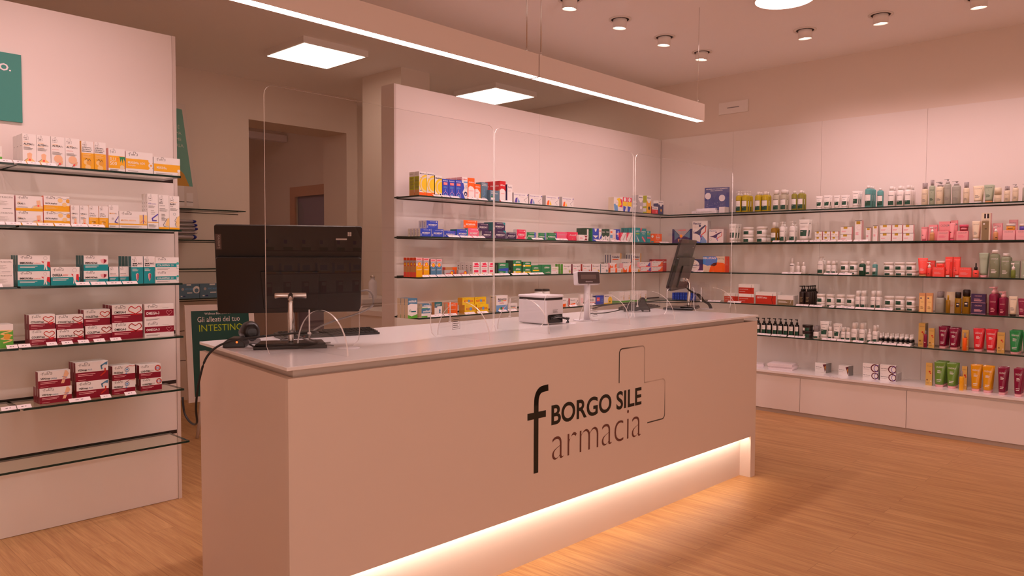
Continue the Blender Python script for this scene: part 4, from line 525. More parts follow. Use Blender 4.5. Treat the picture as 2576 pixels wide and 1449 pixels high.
STOCK = [
 (('L', 1), [
  ('green_white',0.86,3.93,1.76,0.055,0,0.072,1,0,0),
  ('altea',0.993,3.93,1.76,0.055,0.05,0.138,3,0,0),
  ('altea',1.049,3.93,1.76,0.057,0,0.138,1,0,0),
  ('alteaj',1.108,3.93,1.76,0.058,0,0.138,1,0,0),
  ('alteaj',1.168,3.93,1.76,0.061,0,0.138,1,0,0),
  ('propoli',1.233,3.93,1.76,0.055,0,0.132,1,0,0),
  ('propoli',1.287,3.93,1.76,0.052,0,0.133,1,0,0),
  ('fluc',1.362,3.93,1.76,0.076,0,0.111,1,0,0),
  ('muco600',1.468,3.93,1.76,0.129,0,0.105,1,0,0),
  ('muco',1.603,3.93,1.76,0.132,0,0.09,1,0,0),
 ]),
 (('L', 2), [
  ('nutri',0.877,3.94,1.485,0.109,0,0.065,1,0,0),
  ('nutri',0.876,3.94,1.5498,0.11,0,0.072,1,1,0),
  ('oralflu',0.99,3.94,1.485,0.107,0,0.066,1,0,0),
  ('oralflu',0.99,3.94,1.5514,0.108,0,0.068,1,1,0),
  ('gola',1.1,3.94,1.485,0.109,0,0.07,1,0,0),
  ('gola',1.1,3.94,1.5546,0.108,0,0.07,1,1,0),
  ('orals',1.174,3.93,1.485,0.037,0,0.101,1,0,0),
  ('orals',1.213,3.93,1.485,0.039,0,0.101,1,0,0),
  ('orspray',1.254,3.93,1.485,0.043,0,0.103,1,0,0),
  ('orspray',1.298,3.93,1.485,0.042,0,0.103,1,0,0),
  ('mucos',1.343,3.93,1.485,0.046,0,0.111,1,0,0),
  ('fiale',1.434,3.93,1.485,0.132,0,0.084,1,0,0),
  ('iper',1.529,3.93,1.485,0.053,0,0.177,3,0,0),
  ('iso',1.583,3.93,1.485,0.053,0,0.174,1,0,0),
  ('baby',1.636,3.93,1.485,0.052,0,0.172,1,0,0),
 ]),
 (('L', 3), [
  ('nutri',0.865,3.94,1.21,0.112,0,0.06,1,0,0),
  ('nutri',0.865,3.94,1.2696,0.112,0,0.062,1,1,0),
  ('immflor',1.004,3.95,1.21,0.13,0.035,0.067,3,0,0),
  ('immflor',1.006,3.95,1.2774,0.13,0.035,0.073,3,1,0),
  ('difesa',1.133,3.95,1.21,0.123,0,0.085,1,0,0),
  ('immtab',1.265,3.95,1.21,0.109,0.035,0.066,3,0,0),
  ('immtab',1.266,3.95,1.2761,0.109,0.035,0.074,3,1,0),
  ('immc',1.349,3.96,1.21,0.044,0,0.085,1,0,0),
  ('immc',1.397,3.96,1.21,0.045,0,0.085,1,0,0),
  ('immfluid',1.452,3.94,1.21,0.057,0.04,0.137,4,0,0),
  ('immfluid',1.511,3.94,1.21,0.057,0,0.137,1,0,0),
  ('colostro',1.595,3.93,1.21,0.118,0,0.061,1,0,0),
  ('colostro',1.596,3.93,1.2714,0.118,0,0.07,1,1,0),
 ]),
 (('L', 4), [
  ('intest',0.87,3.95,0.935,0.095,0.03,0.105,3,0,0),
  ('colest',1.037,3.96,0.935,0.108,0,0.072,2,0,0),
  ('colest',1.035,3.96,1.0067,0.107,0,0.069,2,1,0),
  ('colest10',1.152,3.96,0.935,0.115,0,0.066,1,0,0),
  ('colest10',1.149,3.96,1.0007,0.117,0,0.068,1,1,0),
  ('colestp',1.275,3.96,0.935,0.119,0,0.076,1,0,0),
  ('colestp',1.269,3.96,1.0107,0.119,0,0.077,2,1,0),
  ('omegar',1.405,3.95,0.935,0.144,0,0.083,1,0,0),
  ('omegar',1.405,3.95,1.0178,0.144,0.04,0.087,3,1,0),
  ('omegaw',1.556,3.94,0.935,0.146,0,0.079,1,0,0),
  ('omegaw',1.556,3.94,1.0141,0.146,0,0.09,1,1,0),
 ]),
 (('L', 5), [
  ('venor',1.082,3.95,0.66,0.135,0.03,0.073,3,0,0),
  ('venor',1.077,3.95,0.7332,0.135,0,0.077,1,1,0),
  ('venplus',1.241,3.95,0.66,0.144,0.03,0.085,2,0,0),
  ('venplus',1.239,3.95,0.7451,0.146,0.03,0.091,3,1,0),
  ('press',1.386,3.96,0.66,0.11,0.03,0.07,2,0,0),
  ('press',1.387,3.96,0.7296,0.108,0.03,0.072,3,1,0),
  ('coenz',1.519,3.96,0.66,0.105,0.03,0.064,2,0,0),
  ('coenz',1.513,3.96,0.724,0.107,0.03,0.07,3,1,0),
 ]),
 (('M', 1), [
  ('bisol',3.299,3.93,1.76,0.066,0.05,0.162,2,0,0),
  ('bisol',3.367,3.93,1.76,0.066,0,0.161,1,0,0),
  ('bisols',3.438,3.93,1.76,0.065,0,0.147,1,0,0),
  ('bronc',3.502,3.93,1.76,0.059,0,0.128,1,0,0),
  ('bronc',3.563,3.93,1.76,0.06,0,0.128,1,0,0),
  ('bronc',3.626,3.93,1.76,0.061,0,0.129,1,0,0),
  ('fluib',3.686,3.93,1.76,0.056,0.055,0.155,3,0,0),
  ('fluif',3.75,3.93,1.76,0.067,0,0.154,1,0,0),
  ('fluifs',3.816,3.93,1.76,0.056,0,0.114,1,0,0),
  ('fluimu',3.904,3.95,1.76,0.066,0.06,0.135,1,0,0),
  ('fluimus',3.98,3.92,1.76,0.103,0,0.08,1,0,0),
  ('levot',4.086,3.94,1.76,0.065,0.05,0.158,3,0,0),
  ('seki',4.154,3.93,1.76,0.057,0,0.136,1,0,0),
  ('entero',4.28,3.93,1.76,0.168,0,0.079,1,0,0),
  ('entero',4.451,3.93,1.76,0.156,0,0.079,1,0,0),
  ('enteroy',4.657,3.93,1.76,0.169,0,0.08,1,0,0),
  ('enteroy',4.853,3.93,1.76,0.151,0,0.081,1,0,0),
  ('mag',5.595,3.95,1.76,0.135,0.06,0.124,1,0,0),
  ('magp',5.7,3.95,1.76,0.063,0,0.132,1,0,0),
  ('magp',5.773,3.95,1.76,0.07,0,0.132,1,0,0),
  ('multis',5.928,3.93,1.76,0.079,0.07,0.164,1,0,0),
  ('multiy',6.066,3.93,1.76,0.075,0.05,0.167,1,0,0),
  ('multir',6.157,3.92,1.76,0.107,0.02,0.069,1,0,0),
  ('multin',6.299,3.945,1.76,0.092,0.055,0.134,1,0,0),
 ]),
 (('M', 2), [
  ('moment',3.34,3.95,1.485,0.097,0.03,0.055,4,0,0),
  ('moment',3.399,3.95,1.5402,0.104,0.04,0.056,2,1,0),
  ('moment',3.447,3.95,1.485,0.111,0,0.054,1,0,0),
  ('momsm',3.564,3.95,1.485,0.115,0,0.046,1,0,0),
  ('momteal',3.682,3.95,1.485,0.109,0.07,0.059,1,0,0),
  ('mompink',3.792,3.95,1.485,0.108,0,0.071,1,0,0),
  ('momor',3.762,3.95,1.5561,0.139,0,0.055,1,1,0),
  ('momact',3.929,3.95,1.485,0.104,0,0.056,1,0,0),
  ('momact',3.89,3.95,1.541,0.113,0,0.053,1,1,0),
  ('momact2',4.069,3.95,1.485,0.127,0.08,0.061,1,0,0),
  ('momact2',4.061,3.95,1.5463,0.129,0.1,0.061,1,1,0),
  ('momact',4.194,3.95,1.485,0.113,0,0.049,1,0,0),
  ('momred',4.305,3.95,1.485,0.101,0,0.075,1,0,0),
  ('momend',4.422,3.95,1.485,0.106,0,0.057,1,0,0),
  ('momend',4.551,3.95,1.485,0.09,0,0.055,1,0,0),
  ('momgr',4.669,3.95,1.485,0.13,0,0.058,1,0,0),
  ('ketor',4.808,3.95,1.485,0.139,0,0.07,1,0,0),
  ('antin',4.948,3.95,1.485,0.131,0,0.072,1,0,0),
  ('nurox',5.055,3.92,1.485,0.131,0.025,0.05,1,0,0),
  ('grnbox',5.197,3.97,1.485,0.09,0.05,0.113,2,0,0),
  ('blubox',5.263,3.95,1.485,0.089,0,0.112,1,0,0),
  ('blustr',5.33,3.95,1.485,0.041,0,0.111,1,0,0),
  ('grnpt',5.381,3.95,1.485,0.056,0.04,0.109,1,0,0),
  ('grnpt',5.439,3.95,1.485,0.054,0,0.111,1,0,0),
  ('wor',5.496,3.95,1.485,0.036,0,0.11,1,0,0),
  ('wpk',5.54,3.95,1.485,0.046,0,0.108,1,0,0),
  ('bcross',5.598,3.95,1.485,0.065,0,0.113,1,0,0),
  ('tachi',5.656,3.93,1.485,0.094,0.03,0.084,1,0,0),
  ('tachi',5.758,3.93,1.485,0.099,0.03,0.086,1,0,0),
  ('teal',5.912,3.95,1.485,0.079,0.05,0.137,3,0,0),
  ('tealp',5.993,3.94,1.485,0.1,0,0.132,1,0,0),
  ('tealt',6.083,3.94,1.485,0.065,0,0.11,1,0,0),
  ('golf',6.252,3.94,1.485,0.127,0.05,0.089,1,0,0),
 ]),
 (('M', 3), [
  ('nuror',3.254,3.915,1.21,0.057,0.03,0.131,4,0,0),
  ('nuror',3.337,3.94,1.21,0.053,0,0.129,1,0,0),
  ('nurbl',3.408,3.95,1.21,0.051,0,0.121,1,0,0),
  ('nurbl',3.461,3.95,1.21,0.051,0,0.121,1,0,0),
  ('nursi',3.557,3.95,1.21,0.094,0,0.044,1,0,0),
  ('nursio',3.638,4.02,1.21,0.115,0,0.062,1,0,0),
  ('nursi',3.688,3.95,1.21,0.09,0,0.042,1,0,0),
  ('vivc',3.82,3.95,1.21,0.071,0.04,0.099,4,0,0),
  ('vivc',3.903,3.95,1.21,0.072,0,0.099,1,0,0),
  ('vivc',3.979,3.95,1.21,0.059,0,0.098,1,0,0),
  ('aspb',4.108,3.95,1.21,0.109,0,0.092,1,0,0),
  ('aspg',4.243,4.0,1.21,0.047,0,0.086,1,0,0),
  ('aspc',4.264,3.95,1.21,0.095,0,0.057,1,0,0),
  ('aspc',4.263,3.95,1.2674,0.095,0.08,0.054,1,1,0),
  ('aspc',4.374,3.95,1.21,0.098,0,0.05,1,0,0),
  ('aspc',4.374,3.95,1.2602,0.098,0,0.05,1,1,0),
  ('aspd',4.486,3.95,1.21,0.113,0,0.071,1,0,0),
  ('aspe',4.606,3.95,1.21,0.118,0,0.075,1,0,0),
  ('vivin',4.716,3.95,1.21,0.091,0,0.057,1,0,0),
  ('ben_g',4.873,3.95,1.21,0.11,0.025,0.079,3,0,0),
  ('ben_r',5.002,3.95,1.21,0.111,0,0.078,1,0,0),
  ('ben_o',5.141,3.95,1.21,0.123,0,0.077,1,0,0),
  ('ben_y',5.274,3.95,1.21,0.121,0,0.076,1,0,0),
  ('ben_n',5.398,3.95,1.21,0.109,0,0.076,1,0,0),
  ('volt',5.714,4.05,1.21,0.164,0.022,0.174,3,0,0),
  ('voltm',5.852,4.03,1.21,0.143,0,0.122,1,0,0),
  ('volt',6.05,4.05,1.21,0.155,0.022,0.175,3,0,0),
  ('volos',5.551,3.96,1.21,0.101,0,0.043,1,0,0),
  ('volo',5.542,3.96,1.2525,0.104,0,0.043,1,1,0),
  ('volos',5.618,3.94,1.21,0.084,0,0.039,1,0,0),
  ('volo',5.759,3.96,1.21,0.125,0,0.081,1,0,0),
  ('volos',5.857,3.93,1.21,0.144,0,0.033,1,0,0),
  ('actig',6.059,3.95,1.21,0.173,0,0.044,1,0,0),
  ('actig',6.041,3.95,1.2537,0.186,0,0.047,1,1,0),
  ('actigo',6.258,3.95,1.21,0.191,0,0.046,1,0,0),
  ('actigo',6.257,3.95,1.2559,0.191,0,0.052,1,1,0),
  ('therma',6.539,4.09,1.21,0.319,0.03,0.116,1,0,0),
 ]),
 (('M', 4), [
  ('oxit',3.2,3.92,0.935,0.082,0.035,0.134,3,0,0),
  ('oxis',3.32,3.92,0.935,0.088,0.035,0.061,2,0,0),
  ('oxis',3.323,3.92,0.9955,0.081,0.03,0.031,2,1,0),
  ('orte',3.462,3.96,0.935,0.07,0,0.095,1,0,0),
  ('ketor2',3.597,3.96,0.935,0.095,0.03,0.083,2,0,0),
  ('ketod',3.771,3.96,0.935,0.112,0.06,0.064,1,0,0),
  ('ketod',3.751,3.96,0.9991,0.119,0.05,0.052,1,1,0),
  ('ketod',3.897,3.96,0.935,0.124,0,0.061,1,0,0),
  ('ketod',3.874,3.96,0.9964,0.119,0,0.054,1,1,0),
  ('multc',4.082,3.94,0.935,0.126,0.07,0.12,1,0,0),
  ('multcs',4.214,3.95,0.935,0.099,0,0.054,1,0,0),
  ('arct',4.61,4.0,0.935,0.076,0,0.152,1,0,0),
  ('arct',4.699,4.0,0.935,0.076,0,0.15,1,0,0),
  ('benac',4.848,3.95,0.935,0.094,0,0.068,1,0,0),
  ('benac',4.97,3.95,0.935,0.118,0,0.066,1,0,0),
  ('wpk',5.091,3.96,0.935,0.044,0,0.092,1,0,0),
  ('tachd',5.189,3.93,0.935,0.108,0,0.062,1,0,0),
  ('bluor',5.332,3.95,0.935,0.114,0.05,0.073,1,0,0),
  ('bisy',5.456,3.95,0.935,0.123,0,0.077,1,0,0),
  ('grstr',5.714,3.95,0.935,0.171,0.12,0.096,1,0,0),
  ('grstr',5.987,3.95,0.935,0.181,0.12,0.096,1,0,0),
 ]),
 (('R', 1), [
  ('pumpy',3.21,6.42,1.76,0.054,0,0.193,2,0,0),
  ('pumpy',3.15,6.42,1.76,0.058,0,0.193,3,0,0),
  ('oily',3.024,6.42,1.76,0.058,0,0.178,2,0,0),
  ('oily',2.958,6.42,1.76,0.063,0,0.177,2,0,0),
  ('widec',2.856,6.42,1.76,0.061,0,0.184,1,0,0),
  ('widec',2.789,6.42,1.76,0.057,0,0.184,2,0,0),
  ('olive',2.692,6.42,1.76,0.052,0,0.168,1,0,0),
  ('olive',2.636,6.42,1.76,0.054,0,0.168,2,0,0),
  ('tubew',2.486,6.44,1.76,0.059,0,0.114,1,0,0),
  ('tubew',2.421,6.44,1.76,0.061,0,0.116,2,0,0),
  ('tubew',2.339,6.44,1.76,0.054,0,0.111,1,0,0),
  ('tubew',2.278,6.44,1.76,0.059,0,0.112,2,0,0),
  ('tubewt',2.189,6.44,1.76,0.055,0,0.141,3,0,0),
  ('tealb',2.083,6.42,1.76,0.055,0,0.175,3,0,0),
  ('tealb',1.991,6.42,1.76,0.049,0,0.151,1,0,0),
  ('whitb',1.909,6.42,1.76,0.052,0,0.159,2,0,0),
  ('whitb',1.845,6.42,1.76,0.052,0,0.159,2,0,0),
  ('whitb',1.787,6.42,1.76,0.052,0,0.161,3,0,0),
  ('cauv',1.665,6.41,1.76,0.047,0,0.171,1,0,0),
  ('caug',1.614,6.41,1.76,0.044,0,0.189,1,0,0),
  ('cauw',1.564,6.41,1.76,0.052,0,0.173,2,0,0),
  ('caucl',1.509,6.41,1.76,0.048,0,0.191,1,0,0),
  ('caucl',1.451,6.41,1.76,0.061,0,0.172,1,0,0),
  ('cauv',1.384,6.41,1.76,0.042,0,0.159,1,0,0),
  ('ctubew',1.309,6.41,1.76,0.066,0,0.128,2,0,0),
  ('ctubeg',1.241,6.41,1.76,0.06,0,0.132,2,0,0),
  ('caus',1.182,6.41,1.76,0.047,0,0.106,1,0,0),
  ('cauv',1.125,6.41,1.76,0.039,0,0.114,1,0,0),
  ('cauw',1.074,6.41,1.76,0.038,0,0.125,1,0,0),
  ('caucl',1.011,6.41,1.76,0.045,0,0.124,1,0,0),
 ]),
 (('R', 2), [
  ('nurbox',3.792,6.44,1.485,0.218,0,0.137,1,0,0),
  ('flector',3.6,6.44,1.485,0.16,0,0.209,1,0,0),
  ('flecs',3.431,6.44,1.485,0.151,0,0.126,1,0,0),
  ('tubewt',3.277,6.44,1.485,0.071,0,0.174,3,0,0),
  ('jar',3.128,6.43,1.485,0.096,0,0.069,1,0,0),
  ('jar',3.127,6.43,1.554,0.098,0,0.07,1,1,0),
  ('jar',3.0,6.43,1.485,0.093,0,0.07,2,0,0),
  ('jar',2.999,6.43,1.5555,0.097,0,0.071,1,1,0),
  ('ambsp',2.876,6.43,1.485,0.055,0,0.177,2,0,0),
  ('wpump',2.799,6.43,1.485,0.05,0,0.179,2,0,0),
  ('wpump',2.71,6.43,1.485,0.056,0,0.18,2,0,0),
  ('tubeb',2.611,6.43,1.485,0.093,0,0.194,3,0,0),
  ('goldb',2.478,6.44,1.485,0.06,0,0.042,1,0,0),
  ('goldb',2.479,6.44,1.527,0.06,0,0.047,1,1,0),
  ('goldb',2.411,6.44,1.485,0.06,0,0.041,1,0,0),
  ('goldb',2.412,6.44,1.526,0.059,0,0.047,1,1,0),
  ('goldb',2.344,6.44,1.485,0.062,0,0.04,1,0,0),
  ('goldb',2.345,6.44,1.5251,0.062,0,0.047,1,1,0),
  ('goldl',2.253,6.44,1.485,0.089,0,0.06,1,0,0),
  ('goldl',2.251,6.44,1.5452,0.089,0,0.064,1,1,0),
  ('goldt',2.156,6.44,1.485,0.053,0,0.172,2,0,0),
  ('goldt',2.078,6.44,1.485,0.037,0,0.112,1,0,0),
  ('goldt',2.024,6.44,1.485,0.036,0,0.127,1,0,0),
  ('goldl',1.943,6.43,1.485,0.08,0,0.064,1,0,0),
  ('goldl',1.943,6.43,1.5494,0.083,0,0.067,1,1,0),
  ('goldl',1.857,6.43,1.485,0.074,0,0.063,1,0,0),
  ('goldl',1.858,6.43,1.5478,0.074,0,0.068,1,1,0),
  ('goldl',1.775,6.43,1.485,0.074,0,0.061,1,0,0),
  ('goldl',1.777,6.43,1.5464,0.074,0,0.067,1,1,0),
  ('pinkt',1.658,6.4,1.485,0.039,0,0.088,1,0,0),
  ('pinkb',1.671,6.47,1.485,0.045,0,0.108,1,0,0),
  ('pinkb',1.608,6.45,1.485,0.061,0,0.123,1,0,0),
  ('serum',1.603,6.4,1.485,0.033,0,0.105,1,0,0),
  ('pinkb',1.526,6.4,1.485,0.078,0,0.071,1,0,0),
  ('pinkb',1.536,6.48,1.485,0.076,0,0.147,1,0,0),
  ('pinkt',1.47,6.41,1.485,0.036,0,0.129,1,0,0),
  ('pinkb',1.47,6.48,1.485,0.045,0,0.154,1,0,0),
  ('pinkb',1.398,6.4,1.485,0.076,0,0.07,1,0,0),
  ('jarp',1.393,6.4,1.5554,0.06,0,0.047,1,1,0),
  ('ctubew',1.314,6.41,1.485,0.054,0,0.142,2,0,0),
  ('goldtall',1.249,6.41,1.485,0.058,0,0.199,2,0,0),
  ('cpinkb',1.183,6.45,1.485,0.06,0,0.123,1,0,0),
  ('serumw',1.185,6.4,1.485,0.032,0,0.098,1,0,0),
  ('cpinkb',1.103,6.4,1.485,0.075,0,0.07,1,0,0),
  ('jara',1.096,6.4,1.5553,0.058,0,0.046,1,1,0),
  ('cpinkb',1.094,6.5,1.485,0.054,0,0.148,1,0,0),
  ('cpinkb',1.02,6.4,1.485,0.076,0,0.069,1,0,0),
  ('jarpu',1.016,6.4,1.5536,0.059,0,0.045,1,1,0),
 ]),
 (('R', 3), [
  ('whteal',3.798,6.44,1.21,0.144,0,0.154,1,0,0),
  ('brexi',3.637,6.43,1.21,0.148,0,0.119,1,0,0),
  ('ibup',3.44,6.43,1.21,0.235,0,0.148,1,0,0),
  ('wbot',2.708,6.44,1.21,0.042,0,0.135,1,0,0),
  ('wbots',2.653,6.44,1.21,0.031,0,0.103,1,0,0),
  ('wbots',2.606,6.44,1.21,0.035,0,0.103,1,0,0),
  ('wpump',2.464,6.44,1.21,0.054,0,0.152,2,0,0),
  ('wbotr',2.394,6.44,1.21,0.04,0,0.115,1,0,0),
  ('wbotr',2.351,6.44,1.21,0.039,0,0.115,2,0,0),
  ('jar',2.263,6.43,1.21,0.067,0,0.037,1,0,0),
  ('jar',2.265,6.43,1.2467,0.067,0,0.073,1,1,0),
  ('jar',2.192,6.43,1.21,0.063,0,0.038,1,0,0),
  ('jar',2.193,6.43,1.2479,0.063,0,0.072,1,1,0),
  ('tealp2',2.12,6.43,1.21,0.053,0,0.133,1,0,0),
  ('wbotr',2.074,6.43,1.21,0.035,0,0.114,1,0,0),
  ('tealb',2.024,6.43,1.21,0.032,0,0.102,2,0,0),
  ('jar',1.915,6.41,1.21,0.074,0,0.043,2,0,0),
  ('jar',1.917,6.41,1.2526,0.075,0,0.065,1,1,0),
  ('jar',1.831,6.41,1.21,0.075,0,0.044,2,0,0),
  ('jar',1.836,6.41,1.254,0.076,0,0.064,1,1,0),
  ('jar',1.751,6.41,1.21,0.074,0,0.044,2,0,0),
  ('jar',1.755,6.41,1.2537,0.073,0,0.065,1,1,0),
  ('corat',1.664,6.4,1.21,0.071,0,0.142,1,0,0),
  ('corab',1.622,6.47,1.21,0.061,0,0.122,1,0,0),
  ('corap',1.618,6.41,1.21,0.033,0,0.11,1,0,0),
  ('corab',1.549,6.4,1.21,0.081,0,0.073,1,0,0),
  ('jarc',1.543,6.4,1.283,0.062,0,0.046,1,1,0),
  ('corab',1.491,6.45,1.21,0.051,0,0.151,1,0,0),
  ('corats',1.488,6.395,1.21,0.035,0,0.131,1,0,0),
  ('corab',1.439,6.45,1.21,0.048,0,0.151,1,0,0),
  ('corats',1.425,6.395,1.21,0.034,0,0.131,1,0,0),
  ('corab',1.372,6.4,1.21,0.081,0,0.072,1,0,0),
  ('blackd',1.305,6.4,1.21,0.041,0,0.106,1,0,0),
  ('greent',1.262,6.42,1.21,0.061,0,0.182,2,0,0),
  ('greenb',1.189,6.41,1.21,0.067,0,0.203,1,0,0),
  ('greenb',1.121,6.41,1.21,0.064,0,0.179,2,0,0),
  ('greenx',1.07,6.46,1.21,0.063,0,0.122,1,0,0),
  ('greenp',1.07,6.4,1.21,0.031,0,0.108,1,0,0),
  ('greenx',0.993,6.43,1.21,0.062,0,0.128,1,0,0),
 ]),
 (('R', 4), [
  ('bluel',3.927,6.52,0.935,0.027,0.06,0.062,1,0,0),
  ('bluel',3.897,6.52,0.935,0.027,0.06,0.064,1,0,0),
  ('bluel',3.868,6.52,0.935,0.027,0.06,0.065,1,0,0),
  ('bluel',3.839,6.52,0.935,0.027,0.06,0.066,1,0,0),
  ('bluel',3.811,6.52,0.935,0.026,0.06,0.067,1,0,0),
  ('bluel',3.782,6.52,0.935,0.026,0.06,0.068,1,0,0),
  ('bluel',3.754,6.52,0.935,0.026,0.06,0.069,1,0,0),
  ('bluel',3.725,6.52,0.935,0.026,0.06,0.07,1,0,0),
  ('redbox',3.299,6.5,0.935,0.14,0,0.082,1,0,0),
  ('redbox',3.12,6.44,0.935,0.15,0.11,0.084,1,0,0),
  ('redbox',3.122,6.44,1.0188,0.15,0.12,0.087,1,1,0),
  ('redbox2',2.931,6.43,0.935,0.189,0.13,0.104,1,0,0),
  ('brnbox',2.755,6.44,0.935,0.143,0.1,0.082,1,0,0),
  ('blkp',2.616,6.44,0.935,0.048,0,0.172,2,0,0),
  ('blkp',2.559,6.43,0.935,0.05,0,0.174,4,0,0),
  ('jar',2.455,6.43,0.935,0.072,0,0.035,1,0,0),
  ('jar',2.454,6.43,0.9698,0.074,0,0.073,1,1,0),
  ('jar',2.372,6.43,0.935,0.072,0,0.035,1,0,0),
  ('jar',2.374,6.43,0.9702,0.072,0,0.072,1,1,0),
  ('jar',2.292,6.43,0.935,0.068,0,0.036,1,0,0),
  ('jar',2.292,6.43,0.9706,0.071,0,0.072,1,1,0),
  ('jar',2.209,6.43,0.935,0.067,0,0.036,1,0,0),
  ('jar',2.209,6.43,0.9712,0.07,0,0.071,1,1,0),
  ('wtall',2.148,6.43,0.935,0.039,0,0.145,2,0,0),
  ('wtall',2.106,6.43,0.935,0.037,0,0.147,3,0,0),
  ('wtall',2.03,6.43,0.935,0.037,0,0.148,2,0,0),
  ('wtall',1.988,6.43,0.935,0.038,0,0.149,2,0,0),
  ('jar',1.913,6.43,0.935,0.071,0,0.037,1,0,0),
  ('jar',1.912,6.43,0.9723,0.073,0,0.073,1,1,0),
  ('jar',1.832,6.43,0.935,0.073,0,0.04,1,0,0),
  ('jar',1.834,6.43,0.9746,0.073,0,0.073,1,1,0),
  ('jar',1.748,6.42,0.935,0.071,0,0.041,2,0,0),
  ('jar',1.75,6.42,0.976,0.071,0,0.07,1,1,0),
  ('tanb',1.659,6.41,0.935,0.045,0,0.145,1,0,0),
  ('tanb',1.608,6.41,0.935,0.047,0,0.147,1,0,0),
  ('perf',1.542,6.41,0.935,0.062,0,0.16,2,0,0),
  ('serumg',1.481,6.4,0.935,0.032,0,0.135,1,0,0),
  ('silvb',1.472,6.45,0.935,0.059,0,0.159,1,0,0),
  ('oilb',1.418,6.41,0.935,0.047,0,0.161,1,0,0),
  ('oilb',1.363,6.41,0.935,0.057,0,0.181,1,0,0),
  ('purpb',1.28,6.41,0.935,0.094,0,0.084,1,0,0),
  ('purpb',1.282,6.41,1.0185,0.094,0,0.069,1,1,0),
  ('winep',1.19,6.41,0.935,0.057,0,0.207,3,0,0),
  ('winep',1.13,6.4,0.935,0.047,0,0.175,3,0,0),
  ('tubewd',1.065,6.4,0.935,0.053,0,0.143,1,0,0),
  ('winet',1.008,6.39,0.935,0.052,0,0.131,1,0,0),
 ]),
 (('R', 5), [
  ('bgp',3.009,6.44,0.66,0.045,0,0.147,1,0,0),
  ('bgp',2.954,6.44,0.66,0.045,0,0.147,1,0,0),
  ('bgp',2.904,6.44,0.66,0.046,0,0.15,1,0,0),
  ('bgp',2.851,6.44,0.66,0.044,0,0.15,1,0,0),
  ('bgp',2.801,6.44,0.66,0.045,0,0.151,1,0,0),
  ('bgp',2.753,6.44,0.66,0.041,0,0.15,1,0,0),
  ('bgp',2.703,6.44,0.66,0.044,0,0.152,1,0,0),
  ('bgp',2.653,6.44,0.66,0.038,0,0.151,1,0,0),
  ('djar',2.562,6.42,0.66,0.089,0,0.059,2,0,0),
  ('djar',2.563,6.42,0.7186,0.089,0,0.051,1,1,0),
  ('clrc',2.485,6.43,0.66,0.047,0,0.108,2,0,0),
  ('tubeb',2.421,6.44,0.66,0.077,0,0.149,2,0,0),
  ('wtall',2.361,6.42,0.66,0.036,0,0.11,1,0,0),
  ('tubeb',2.309,6.42,0.66,0.058,0,0.137,2,0,0),
  ('wtall',2.258,6.43,0.66,0.037,0,0.11,2,0,0),
  ('wtall',2.217,6.43,0.66,0.035,0,0.112,1,0,0),
  ('wtall',2.167,6.42,0.66,0.047,0,0.156,2,0,0),
  ('wtall',2.105,6.42,0.66,0.047,0,0.157,2,0,0),
  ('whdrop',2.045,6.41,0.66,0.034,0,0.113,2,0,0),
  ('wtall',2.004,6.42,0.66,0.041,0,0.144,2,0,0),
  ('drop',1.96,6.42,0.66,0.029,0,0.086,3,0,0),
  ('drop',1.923,6.42,0.66,0.028,0,0.086,3,0,0),
  ('drop',1.885,6.42,0.66,0.028,0,0.086,3,0,0),
  ('drop',1.848,6.42,0.66,0.028,0,0.087,3,0,0),
  ('drop',1.811,6.42,0.66,0.028,0,0.087,3,0,0),
  ('drop',1.775,6.42,0.66,0.027,0,0.087,3,0,0),
  ('drop',1.739,6.42,0.66,0.027,0,0.087,3,0,0),
  ('yelbox',1.665,6.45,0.66,0.048,0.08,0.182,1,0,0),
  ('wines',1.629,6.4,0.66,0.026,0,0.13,1,0,0),
  ('yelbox',1.589,6.42,0.66,0.041,0,0.15,1,0,0),
  ('tubewi',1.518,6.43,0.66,0.061,0,0.168,3,0,0),
  ('tubewi',1.44,6.41,0.66,0.064,0,0.161,3,0,0),
  ('yelbox',1.363,6.43,0.66,0.044,0,0.152,1,0,0),
  ('orsp',1.361,6.395,0.66,0.029,0,0.132,1,0,0),
  ('tubere',1.278,6.41,0.66,0.07,0,0.17,2,0,0),
  ('tubere',1.196,6.4,0.66,0.071,0,0.17,2,0,0),
  ('yelbox',1.133,6.42,0.66,0.047,0,0.151,1,0,0),
  ('tubegr',1.049,6.41,0.66,0.07,0,0.17,3,0,0),
  ('tubegr',0.968,6.4,0.66,0.068,0,0.169,2,0,0),
 ]),
 (('B', 0), [
  ('agef1',2.445,6.48,0.367,0.104,0.08,0.081,1,0,-12),
  ('agef1',2.244,6.45,0.367,0.09,0.07,0.082,1,0,-12),
  ('agef',2.024,6.41,0.367,0.122,0.07,0.057,1,0,0),
  ('agef',2.025,6.41,0.4244,0.122,0,0.068,1,1,0),
  ('agef',1.889,6.4,0.367,0.12,0.07,0.062,2,0,0),
  ('agef',1.89,6.4,0.4291,0.12,0,0.067,1,1,0),
  ('yelbox',1.597,6.41,0.367,0.046,0,0.174,1,0,0),
  ('tubeol',1.524,6.39,0.367,0.079,0,0.189,3,0,0),
  ('tubeol',1.438,6.38,0.367,0.077,0,0.19,2,0,0),
  ('yelsp',1.363,6.34,0.367,0.031,0,0.144,1,0,0),
  ('yelbox',1.355,6.4,0.367,0.034,0,0.174,1,0,0),
  ('tubeye',1.279,6.37,0.367,0.071,0,0.195,2,0,0),
  ('tubeye',1.2,6.355,0.367,0.071,0,0.196,2,0,0),
  ('tubewi',1.106,6.34,0.367,0.058,0,0.196,3,0,0),
  ('tubewi',1.007,6.33,0.367,0.059,0,0.199,3,0,0),
 ]),
]
